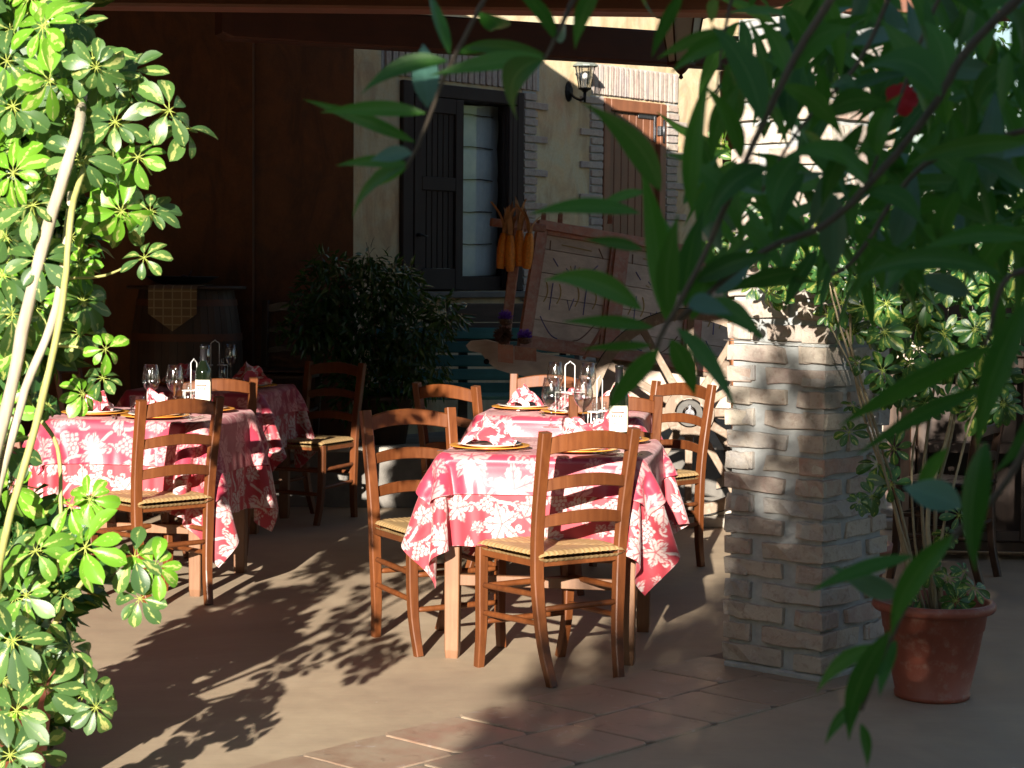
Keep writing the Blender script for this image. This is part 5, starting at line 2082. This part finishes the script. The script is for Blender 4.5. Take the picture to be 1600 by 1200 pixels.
RL = [(1300, 440, .95), (1318, 470, .9), (1290, 400, .9), (1345, 430, .8), (1260, 420, .85), (1240, 385, .8), (1225, 450, .6), (1335, 510, .7), (1300, 500, .6), (1375, 520, .85), (1200, 400, .7), (1180, 440, .6),
      (1455, 470, .95), (1430, 505, .9), (1475, 500, .9), (1510, 460, .9), (1540, 490, .85), (1560, 445, .9), (1425, 450, .9), (1490, 440, .9), (1520, 520, .7), (1405, 470, .8), (1440, 545, .7), (1400, 540, .8),
      (1370, 720, .9), (1385, 750, .85), (1355, 770, .7), (1330, 680, .7), (1395, 700, .7), (1330, 640, .5), (1345, 560, .5), (1410, 610, .8), (1385, 580, .8), (1475, 620, .7), (1440, 640, .6), (1500, 800, .7), (1480, 830, .6),
      (1480, 910, .75), (1500, 930, .75), (1460, 900, .7), (1525, 915, .7), (1490, 945, .6), (1440, 930, .6), (1420, 925, .5), (1505, 890, .5), (1350, 790, .5), (1460, 560, .7), (1370, 470, .8), (1400, 430, .9), (1430, 410, .9), (1370, 400, .9), (1540, 420, .8), (1580, 470, .8), (1320, 380, .9), (1280, 350, .8)]
random.seed(31)
RL = [(a + random.uniform(-8, 8), b + random.uniform(-8, 8), c) for a, b, c in RL]
for (px, py, s) in RL:
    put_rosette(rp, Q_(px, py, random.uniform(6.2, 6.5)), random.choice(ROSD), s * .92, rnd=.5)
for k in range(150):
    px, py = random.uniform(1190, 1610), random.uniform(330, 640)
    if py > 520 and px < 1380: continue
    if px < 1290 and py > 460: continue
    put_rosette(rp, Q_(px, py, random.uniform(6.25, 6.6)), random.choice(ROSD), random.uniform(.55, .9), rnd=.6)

# --- sunlit umbrella plant peeping out between post and pillar
bpz = empty('umbrella_plant', (1.32, 7.75, 0), 0, 'sunlit yellow-green umbrella plant just behind the left edge of the pillar', 'plant')
stem(bpz, [Vector((1.32, 7.75, .25)), Vector((1.22, 7.7, 1.0)), P(1165, 330, 7.65), P(1140, 240, 7.6)], .012, .006, M['bark'])
random.seed(41)
for (px, py, s) in ((1130, 222, .75), (1150, 250, .7), (1120, 275, .7), (1160, 300, .8), (1135, 320, .8), (1125, 350, .8), (1150, 370, .8), (1180, 330, .8), (1110, 310, .6), (1130, 395, .7), (1140, 290, .7), (1165, 225, .7), (1115, 380, .6), (1150, 410, .7)):
    put_rosette(bpz, P(px, py, random.uniform(7.5, 7.75)), random.choice(ROS), s, rnd=.5)
o = pot0.build('plant_pot', M['pot'])
o.location = (1.32, 7.75, 0)
tag(o, 'terracotta pot hidden behind the brick pillar', 'pot')

# --- oleander: long narrow leaves near the lens, hanging in from above and right
def arc_leaf(w_, dr, fo, tw, arc):
    vs, fs, uv = strip_leaf(1, w_, dr, fo, 12, 'lance', tw, 0)
    vs = [Vector((v.x + arc * 4 * u_[0] * (1 - u_[0]) * .5, v.y, v.z)) for v, u_ in zip(vs, uv)]
    return vs, fs, uv
OLP = [(.19, .35, .22, .2, .10), (.21, .6, .3, -.3, .16), (.18, .15, .15, .3, .06), (.20, .7, .35, .1, .22), (.18, -.3, .25, .3, .13), (.20, .4, .1, -.2, .19)]
OL = [[leaf_mesh('leaf', [(Matrix(), arc_leaf(w_, dr, fo, tw, sg * sd_))], M['olean']) for (w_, dr, fo, tw, sd_) in OLP] for sg in (1, -1)]
OLB = [leaf_mesh('leaf', [(Matrix(), strip_leaf(1, .24, .5, .25, 10, 'lance', .2, 0))], M['oleanblue'])]
OR = Vector((1.05, 2.35, 0))
ole = empty('oleander_shrub', OR, 0, 'near oleander with long dark green leaves hanging across the upper right', 'shrub')
def put_leaf(root, base, tip, width=None, me=None, rollv=None, drop=None):
    """base/tip world points; template length 1"""
    d = tip - base
    L = d.length
    y = d.normalized()
    zdir = rollv if rollv is not None else Vector((random.gauss(0, .35), -1, random.gauss(.35, .35)))
    z = (zdir - y * zdir.dot(y)).normalized()
    x = y.cross(z)
    k = me if me is not None else random.choice(OL[0] if x.z > 0 else OL[1])
    wsc = L * 1.0
    if width is not None:
        wsc = width / .23
    mt = Matrix((x, y, z)).transposed().to_4x4()
    o = link('leaf', k, root)
    o.matrix_basis = Matrix.Translation(base - root.location) @ mt @ Matrix.Diagonal((wsc, L * 1.04, wsc * .9 if wsc > 0 else L, 1))
    return o
LV = [  # base px, tip px, width px, depth, arch direction
    (700, 95, 565, 126, 36, 2.1), (668, 168, 660, 48, 40, 2.15, 'b'), (665, 177, 508, 186, 34, 2.1), (648, 222, 478, 156, 28, 2.15), (640, 258, 528, 254, 24, 2.1), (644, 240, 575, 238, 26, 2.05, 'b'),
    (636, 260, 520, 334, 28, 2.1), (637, 258, 568, 312, 28, 2.15), (702, 86, 694, -34, 34, 2.1), (712, 84, 820, 78, 22, 2.2), (748, 18, 768, 84, 46, 2.2), (852, 86, 708, 84, 28, 2.1), (852, 92, 688, 132, 44, 2.05), (850, 93, 768, 187, 54, 2.0),
    (868, 62, 800, -14, 26, 2.1), (868, 62, 905, 30, 30, 2.15, 'b'), (938, -25, 909, 66, 36, 2.0), (1012, -20, 998, 38, 24, 2.0), (1068, -15, 1022, 97, 28, 2.0), (1130, 45, 1026, 92, 26, 2.05), (1150, 60, 1062, 108, 30, 2.05), (1122, 0, 1105, 40, 30, 2.1),
    (1032, 298, 932, 154, 66, 1.95), (1080, 330, 1112, 112, 34, 2.0), (1095, 260, 1035, 240, 14, 2.1), (1000, 333, 838, 318, 38, 2.0), (1010, 300, 925, 320, 22, 2.1), (1005, 390, 915, 374, 24, 2.0), (1003, 484, 840, 433, 42, 1.95), (1022, 512, 884, 500, 28, 2.0),
    (1018, 540, 915, 562, 20, 2.0), (1030, 545, 952, 645, 42, 1.9), (1058, 512, 1157, 632, 58, 1.85), (1048, 530, 1084, 620, 44, 1.95), (1075, 478, 1142, 466, 44, 1.9, 'b'), (1030, 480, 1012, 270, 56, 2.05), (1045, 490, 1062, 352, 44, 1.95), (1070, 480, 1108, 330, 46, 2.05),
    (1040, 500, 1000, 360, 44, 2.1), (1080, 500, 1140, 380, 44, 2.0), (1100, 470, 1180, 520, 44, 1.95), (1090, 440, 1200, 400, 40, 2.0), (1060, 420, 1030, 300, 44, 2.1), (1095, 360, 1160, 260, 44, 2.1),
    (1612, 222, 1405, 262, 36, 2.0), (1612, 372, 1450, 378, 36, 2.0), (1565, 428, 1335, 410, 44, 1.9), (1440, 395, 1372, 470, 34, 2.0), (1610, 300, 1530, 240, 40, 2.1), (1600, 100, 1500, 180, 46, 2.1),
    (1552, 540, 1334, 700, 50, 1.85), (1540, 606, 1335, 712, 34, 1.9), (1605, 470, 1545, 700, 50, 1.8), (1540, 690, 1570, 882, 60, 1.8), (1502, 792, 1408, 745, 50, 1.85, 'b'), (1428, 868, 1272, 915, 36, 1.85), (1402, 932, 1318, 898, 34, 1.9, 'b'), (1490, 836, 1400, 1000, 44, 1.8),
    (1372, 1008, 1268, 1084, 30, 1.85), (1390, 985, 1330, 1172, 44, 1.8), (1345, 1095, 1285, 1160, 24, 1.85), (1345, 1130, 1358, 1199, 26, 1.8), (1400, 1000, 1375, 1080, 30, 1.85), (1480, 700, 1430, 790, 30, 1.9), (1612, 640, 1560, 760, 44, 1.9),
    (1190, 190, 1120, 20, 60, 1.95), (1130, 60, 1195, 200, 40, 2.1), (1240, 110, 1340, 40, 50, 2.0), (1230, 120, 1180, 40, 40, 2.1), (1470, 150, 1330, 60, 66, 1.9), (1460, 160, 1380, 30, 60, 2.0), (1480, 130, 1440, 20, 50, 2.0), (1360, 290, 1280, 210, 56, 2.0), (1350, 300, 1440, 330, 44, 2.0),
    (1400, 170, 1340, 250, 34, 2.1), (1340, 150, 1270, 120, 30, 2.1), (1290, 180, 1380, 170, 44, 2.1), (1350, 190, 1290, 340, 36, 2.0), (1250, 240, 1210, 350, 54, 2.0), (1200, 260, 1120, 320, 44, 2.0), (1190, 300, 1130, 260, 40, 2.05),
]
random.seed(51)
for q in LV:
    bx, by, tx, ty, wpx, d = q[:6]
    b_, t_ = P(bx, by, d), P(tx, ty, d + random.uniform(-.06, .06))
    put_leaf(ole, b_, t_, wpx * d / FPX * 1.02, OLB[0] if len(q) > 6 else None)
# further branches: stems with leaves in whorls, the dense dark mass top right
STEMS = [
    ([(905, -20), (866, 62), (852, 92)], 2.1, .004), ([(765, -20), (748, 15), (712, 85), (687, 138), (655, 222), (634, 262)], 2.1, .0042),
    ([(1310, -20), (1250, 75), (1205, 165), (1170, 240), (1090, 420), (1035, 520), (1025, 548)], 2.0, .006), ([(1620, -30), (1510, 80), (1460, 165), (1370, 275), (1290, 350), (1180, 400), (1060, 500)], 2.0, .007),
    ([(1625, 660), (1560, 770), (1495, 832), (1432, 920), (1385, 1010), (1345, 1110)], 1.83, .005), ([(1620, 200), (1500, 230), (1420, 280), (1340, 400), (1300, 430)], 2.1, .005), ([(1625, 420), (1570, 440), (1540, 540)], 1.9, .005),
    ([(1480, -30), (1440, 60), (1400, 170), (1350, 300)], 2.2, .004), ([(1150, -30), (1130, 60), (1120, 150)], 2.15, .003), ([(1400, -30), (1340, 100), (1250, 200), (1190, 300)], 2.15, .004),
]
for pts, d, r_ in STEMS:
    w_ = [P(x, y, d) for x, y in pts]
    stem(ole, w_, r_ * .72, r_ * .42, M['twig'], name='branch')
random.seed(52)
def allowed(px, py):
    # white lit pillar, facade and lantern stay visible through gaps
    if 1150 < px < 1410 and 60 < py < 300: return random.random() < .6
    if px < 1060 + max(0, (140 - py)) * .5: return False
    if py > 480 - max(0, (1200 - px)) * .0 and px < 1560: return False
    return True
cnt = 0
tries = 0
while cnt < 213 and tries < 4000:
    tries += 1
    px, py = random.uniform(1060, 1640), random.uniform(-60, 470)
    if px < 1150 and py < 200: continue
    if px > 1400 and py > 380 and random.random() < .6: continue
    if not allowed(px, py): continue
    a = random.choice([random.uniform(60, 130), random.uniform(-60, 240)])
    L = random.uniform(90, 165)
    tx, ty = px - L * math.cos(R(a)), py + L * math.sin(R(a)) * random.choice((1, 1, -1))
    if not allowed(tx, ty): continue
    if tx < 1050: continue
    d = random.uniform(2.05, 2.75)
    put_leaf(ole, P(px, py, d), P(tx, ty, d + random.uniform(-.08, .08)), random.uniform(24, 38) * 2.2 / FPX * 1.1, OLB[0] if random.random() < .14 else None)
    cnt += 1
# main stems down to the ground, right of the picture
for k, (x, y) in enumerate(((.02, 0), (-.05, .06), (.06, -.05))):
    m = MB()
    m.tube([Vector((x, y, 0)), Vector((x * 2, y, .7)), Vector((x * 3 - .1, y - .1, 1.5)), Vector((x * 4 - .25, y - .15, 2.1)), Vector((-.5 + x, -.2, 2.5))], [.02, .018, .015, .012, .008], 8)
    m.build('trunk', M['brownbark'], ole)
# red flower among the leaves
m = MB()
for k in range(5):
    a = 2 * PI * k / 5
    vs, fs, uv = strip_leaf(.022, .020, .8, .2, 5, 'obov')
    mt = Matrix.Rotation(a, 4, 'Z') @ Matrix.Rotation(.3, 4, 'X')
    m.add([mt @ v for v in vs], fs, True)
fl = m.build('red_flower', M['petal'], ole)
fl.location = P(1408, 155, 2.3) - OR
fl.rotation_euler = (R(80), R(20), 0)

# ------------------------------------------------------------------ massed foliage
def foliage(name, root_loc, blobs, n, size, mat, wfac=.32, seed=1, hang=.3, parent=None, shape='lance'):
    """n leaves spread in the outer part of ellipsoids (centre, radii)"""
    rs = np.random.RandomState(seed)
    base = strip_leaf(1, wfac, .5, .3, 3, shape)
    bv = np.array([tuple(v) for v in base[0]])
    bf = np.array(base[1])
    bu = np.array(base[2])
    vol = np.array([b[1][0] * b[1][1] * b[1][2] for b in blobs])
    pick = rs.choice(len(blobs), n, p=vol / vol.sum())
    Cn = np.array([b[0] for b in blobs])[pick]
    Rd = np.array([b[1] for b in blobs])[pick]
    d = rs.normal(size=(n, 3))
    d /= np.linalg.norm(d, axis=1, keepdims=True)
    rad = rs.uniform(.02, 1.08, (n, 1)) ** .5
    pos = Cn + d * rad * Rd
    y = d + rs.normal(0, .6, (n, 3))
    y[:, 2] -= hang
    y /= np.linalg.norm(y, axis=1, keepdims=True)
    z = rs.normal(0, .6, (n, 3)) + np.array([0, -.3, .9])
    z -= y * (z * y).sum(1, keepdims=True)
    z /= np.linalg.norm(z, axis=1, keepdims=True)
    x = np.cross(y, z)
    s_ = size * rs.uniform(.7, 1.25, (n, 1))
    V_ = (pos[:, None] + (bv[None, :, 0:1] * x[:, None] + bv[None, :, 1:2] * y[:, None] + bv[None, :, 2:3] * z[:, None]) * s_[:, None]).reshape(-1, 3)
    F_ = (bf[None] + (np.arange(n) * len(bv))[:, None, None]).reshape(-1, 4)
    me = bpy.data.meshes.new(name)
    me.vertices.add(len(V_))
    me.vertices.foreach_set('co', V_.astype(np.float32).ravel())
    me.loops.add(len(F_) * 4)
    me.loops.foreach_set('vertex_index', F_.astype(np.int32).ravel())
    me.polygons.add(len(F_))
    me.polygons.foreach_set('loop_start', np.arange(0, len(F_) * 4, 4, dtype=np.int32))
    me.polygons.foreach_set('use_smooth', np.ones(len(F_), dtype=bool))
    ul = me.uv_layers.new(name='UVMap')
    U_ = np.tile(bu, (n, 1))[F_.ravel()]
    ul.data.foreach_set('uv', U_.astype(np.float32).ravel())
    me.materials.append(mat)
    me.update()
    me.validate()
    o = link(name, me, parent)
    o['kind'] = 'stuff'
    return o

ib = []  # leaf mass added inside the crown to make its cast shadow denser
for py in range(-150, 1290, 62):
    gap = 530 < py < 815
    for px in ((0,) if gap else (2, 40)):
        if px > edge(py) - 90: continue
        c_ = P(px, py, random.uniform(5.45, 5.8)) - up_root
        if c_.z > .1: ib.append((tuple(c_), (.17, .2, .17)))
foliage('shadow_foliage', up_root, ib, 5200, .105, M['schefdark'], .48, 33, .35, ump, 'obov')
lm_ = []
for (px, py) in ((1450, 60), (1560, 60), (1490, 170), (1590, 190), (1440, 300), (1540, 290), (1330, 330), (1260, 60), (1200, 240), (1600, 330), (1340, 20)):
    c_ = P(px, py, 2.9) - OR
    lm_.append((tuple(c_), (.085, .12, .085)))
foliage('leaf_mass', OR, lm_, 330, .125, M['olean'], .17, 44, .3, ole)
# dark glossy bush in front of the window
bl_ = Vector((-.78, 11.65, TZ))
bush = empty('leafy_bush', bl_, 0, 'dark glossy leafy bush in the shade below the window', 'bush')
def BP(px, py, d=11.6):
    return P(px, py, d) - bl_
blobs = []
for px, py, rx_, rz_ in ((520, 450, .22, .17), (600, 450, .25, .20), (560, 520, .30, .25), (640, 520, .25, .22), (500, 500, .20, .20), (690, 490, .15, .12), (580, 600, .28, .24), (650, 580, .20, .18), (515, 415, .12, .10), (575, 410, .10, .09), (470, 520, .14, .12), (620, 440, .15, .12)):
    blobs.append((tuple(BP(px, py)), (rx_, .26, rz_)))
foliage('foliage', bl_, blobs, 4200, .075, M['ficus'], .30, 5, .5, bush)
for k, (px, py) in enumerate(((470, 520), (520, 440), (575, 400), (640, 470), (700, 500), (560, 500))):
    m = MB()
    a = Vector((.02 * k - .05, 0, .2))
    b_ = BP(px, py)
    m.tube(bez([a, a.lerp(b_, .5) + Vector((0, -.05, .1)), b_], 4), [.008 - .0006 * i for i in range(9)], 6)
    m.build('stem', M['brownbark'], bush)
for k, pts in enumerate((((560, 430), (578, 400), (572, 378)), ((690, 520), (715, 490), (745, 492)), ((600, 430), (630, 405), (640, 420)), ((500, 440), (488, 410), (500, 400)))):
    m = MB()
    m.tube([BP(x, y) for x, y in pts], [.004, .003, .002], 5)
    m.build('shoot', M['brownbark'], bush)
m = MB()
m.lathe([(.0001, 0), (.13, 0), (.18, .30), (.20, .30), (.20, .33), (.17, .33), (.16, .30), (.0001, .29)], 28, cap=False)
o = m.build('plant_pot', M['barrel'])
o.location = bl_
tag(o, 'dark pot holding the leafy bush on the terrace', 'pot')

# right background: rail, cabinet, hedge
rlp, rrp = P(1440, 433, 12.0), P(1640, 437, 12.0)
rr = empty('garden_rail', (rlp.x - .3, rlp.y, 0), 0, 'pale wooden rail beyond the umbrella plant on the right', 'rail')
m = MB()
m.bar([(-.2, 0, rlp.z), (2.4, .1, rlp.z - .02)], .05, .055, .3)
m.build('top_rail', M['rail'], rr)
for x in (0.05, 1.1, 2.2):
    m = MB()
    m.bar([(x, .02, 0), (x, .02, rlp.z - .03)], .06, .06, .2)
    m.build('rail_post', M['rail'], rr)
fn = empty('added_dark_fence', (rlp.x - .5, rlp.y + .06, 0), 0, 'dark boards added under the pale rail to hide the sunlit ground beyond', 'fence')  # dark boards added to cover the bright ground behind the rail
bdm = MB()
bdm.box(-.072, .072, -.012, .012, 0, rlp.z - .05, .004)
bdme = bdm.mesh('board', M['barrel'])
for k in range(30):
    o = link('board', bdme, fn)
    o.location = (k * .152, random.uniform(-.004, .004), 0)
cabp = G(1585, 884)
cab = empty('wooden_cabinet', (cabp.x + .12, cabp.y + .3, 0), R(-4), 'dark brown glazed wooden cabinet beyond the potted plant', 'cabinet')
m = MB()
m.box(-.62, .62, -.19, .19, 1.02, 1.05, .005)
m.box(-.60, .60, -.18, .18, .05, .10, .004)
m.box(-.60, -.57, -.18, .18, .101, 1.019, .004)
m.box(.57, .60, -.18, .18, .101, 1.019, .004)
m.box(-.569, .569, .16, .18, .101, 1.019)
m.box(-.569, .569, -.16, .159, .55, .57)
m.build('carcass', M['darkchair'], cab)
for s in (-1, 1):
    m = MB()
    x0, x1 = (s * .285 - .28, s * .285 + .28)
    m.box(x0, x0 + .05, -.20, -.182, .105, 1.015, .003)
    m.box(x1 - .05, x1, -.20, -.182, .105, 1.015, .003)
    for z in (.105, .54, .965):
        m.box(x0 + .051, x1 - .051, -.20, -.182, z, z + .05, .003)
    m.build('door', M['barrel'], cab)
for sx in (-1, 1):
    for sy in (-1, 1):
        m = MB()
        m.bar([(sx * .55, sy * .14, 0), (sx * .55, sy * .14, .049)], .04, .04, .2)
        m.build('foot', M['darkchair'], cab)
# white wicker lantern standing on the cabinet's left
wk = P(1422, 560, 9.4)
wb = empty('wicker_basket', (wk.x, wk.y, wk.z - .12), 0, 'pale wicker basket hanging behind the plant stems', 'basket')
m = MB()
for k in range(10):
    a = 2 * PI * k / 10
    m.tube([(.05 * math.cos(a), .05 * math.sin(a), 0), (.065 * math.cos(a), .065 * math.sin(a), .1), (.06 * math.cos(a), .06 * math.sin(a), .2)], .004, 5)
for z in (0, .03, .06, .09, .12, .15, .18, .2):
    m.tube([(.06 * math.cos(2 * PI * k / 16), .06 * math.sin(2 * PI * k / 16), z) for k in range(16)], .005, 5, closed=True)
m.build('wickerwork', M['rail'], wb)
m = MB()
m.tube([(0, 0, .2), (0, 0, .75)], .003, 5)
m.build('cord', M['wire'], wb)

def bushthing(name, loc, blobs, n, size, mat, label, cat, seed, trunk=True, wf=.35):
    r_ = empty(name, loc, 0, label, cat)
    foliage('foliage', loc, blobs, n, size, mat, wf, seed, .3, r_)
    if trunk:
        m = MB()
        top = max(b[0][2] for b in blobs)
        m.tube([(0, 0, 0), (.03, 0, top * .5), (-.03, .03, top)], [.05, .035, .015], 8)
        m.build('trunk', M['brownbark'], r_)
    return r_
bushthing('hedge_shrub', (5.0, 13.6, 0), [((x, random.uniform(-.3, .3), z), (.8, .7, .8)) for x in (-1.6, -.6, .4, 1.4, 2.4, 3.4, 4.4) for z in (.6, 1.5, 2.4, 3.2, 4.1)], 14000, .12, M['hedge'], 'dense green hedge beyond the pale rail on the right', 'hedge', 3)
# ------------------------------------------------------------------ unseen shrubs added behind the viewer to shade the near floor
bushthing('oleander_shrub', (-.55, -1.6, 0), [((-.55, 0, 1.9), (.30, .3, .85)), ((-.15, 0, 2.1), (.34, .3, 1.0)), ((.12, .05, 2.55), (.30, .3, 1.15)), ((.45, 0, 2.6), (.35, .3, 1.2)), ((-.1, .1, 1.0), (.6, .4, .8))], 11000, .15, M['olean'], 'tall unseen oleander added behind the viewer on the left to cast shade', 'shrub', 6, wf=.28)
bushthing('oleander_shrub', (.85, -1.6, 0), [((-.4, 0, 2.2), (.5, .35, 1.3)), ((.0, 0, 3.2), (.6, .4, 1.6)), ((.9, .1, 3.2), (.7, .4, 1.7)), ((0, .1, 1.0), (.8, .4, .9)), ((1.3, .1, 1.2), (.6, .4, .9))], 15000, .18, M['olean'], 'tall unseen oleander added behind the viewer on the right to cast shade', 'shrub', 7, wf=.26)
bushthing('oleander_shrub', (3.0, -1.4, 0), [((-.6, 0, 3.0), (.8, .4, 1.9)), ((.5, 0, 3.0), (.8, .5, 1.9)), ((1.6, 0, 3.0), (.8, .5, 1.9)), ((.2, 0, 1.0), (1.0, .5, .9))], 12000, .19, M['olean'], 'broad unseen oleander added far right behind the viewer to cast shade', 'shrub', 8, wf=.26)
for k, (x, y) in enumerate(((4.2, -6.5), (8.0, -4.5), (-9.0, -5.0), (-11.0, 1.0))):  # unseen tall trees added at the sides to deepen the shade
    bushthing('light_block_tree', (x, y, 0), [((0, 0, 4.6), (2.3, 1.9, 3.2)), ((.4, 0, 2.2), (2.0, 1.7, 1.8))], 4200, .40, M['hedge'], 'tall unseen tree added to block sky light, ' + ('nearest on the right', 'farthest right', 'left behind the viewer', 'left of the porch')[k], 'tree', 60 + k, wf=.5)
random.seed(77)
for k in range(9):  # unseen tree row added to lower the ambient light
    x = -16 + k * 4.0 + random.uniform(-.5, .5)
    bushthing('light_block_tree', (x, -15 + random.uniform(-1, 1), 0), [((0, 0, 2.9), (2.4, 1.6, 2.3)), ((.8, .2, 1.6), (2.0, 1.4, 1.6)), ((-.9, -.1, 1.8), (2.0, 1.4, 1.6))], 2600, .38, M['hedge'], 'unseen tree added to block sky light, on the lawn, number %s from the left' % ('one two three four five six seven eight nine'.split()[k]), 'tree', 20 + k, wf=.5)
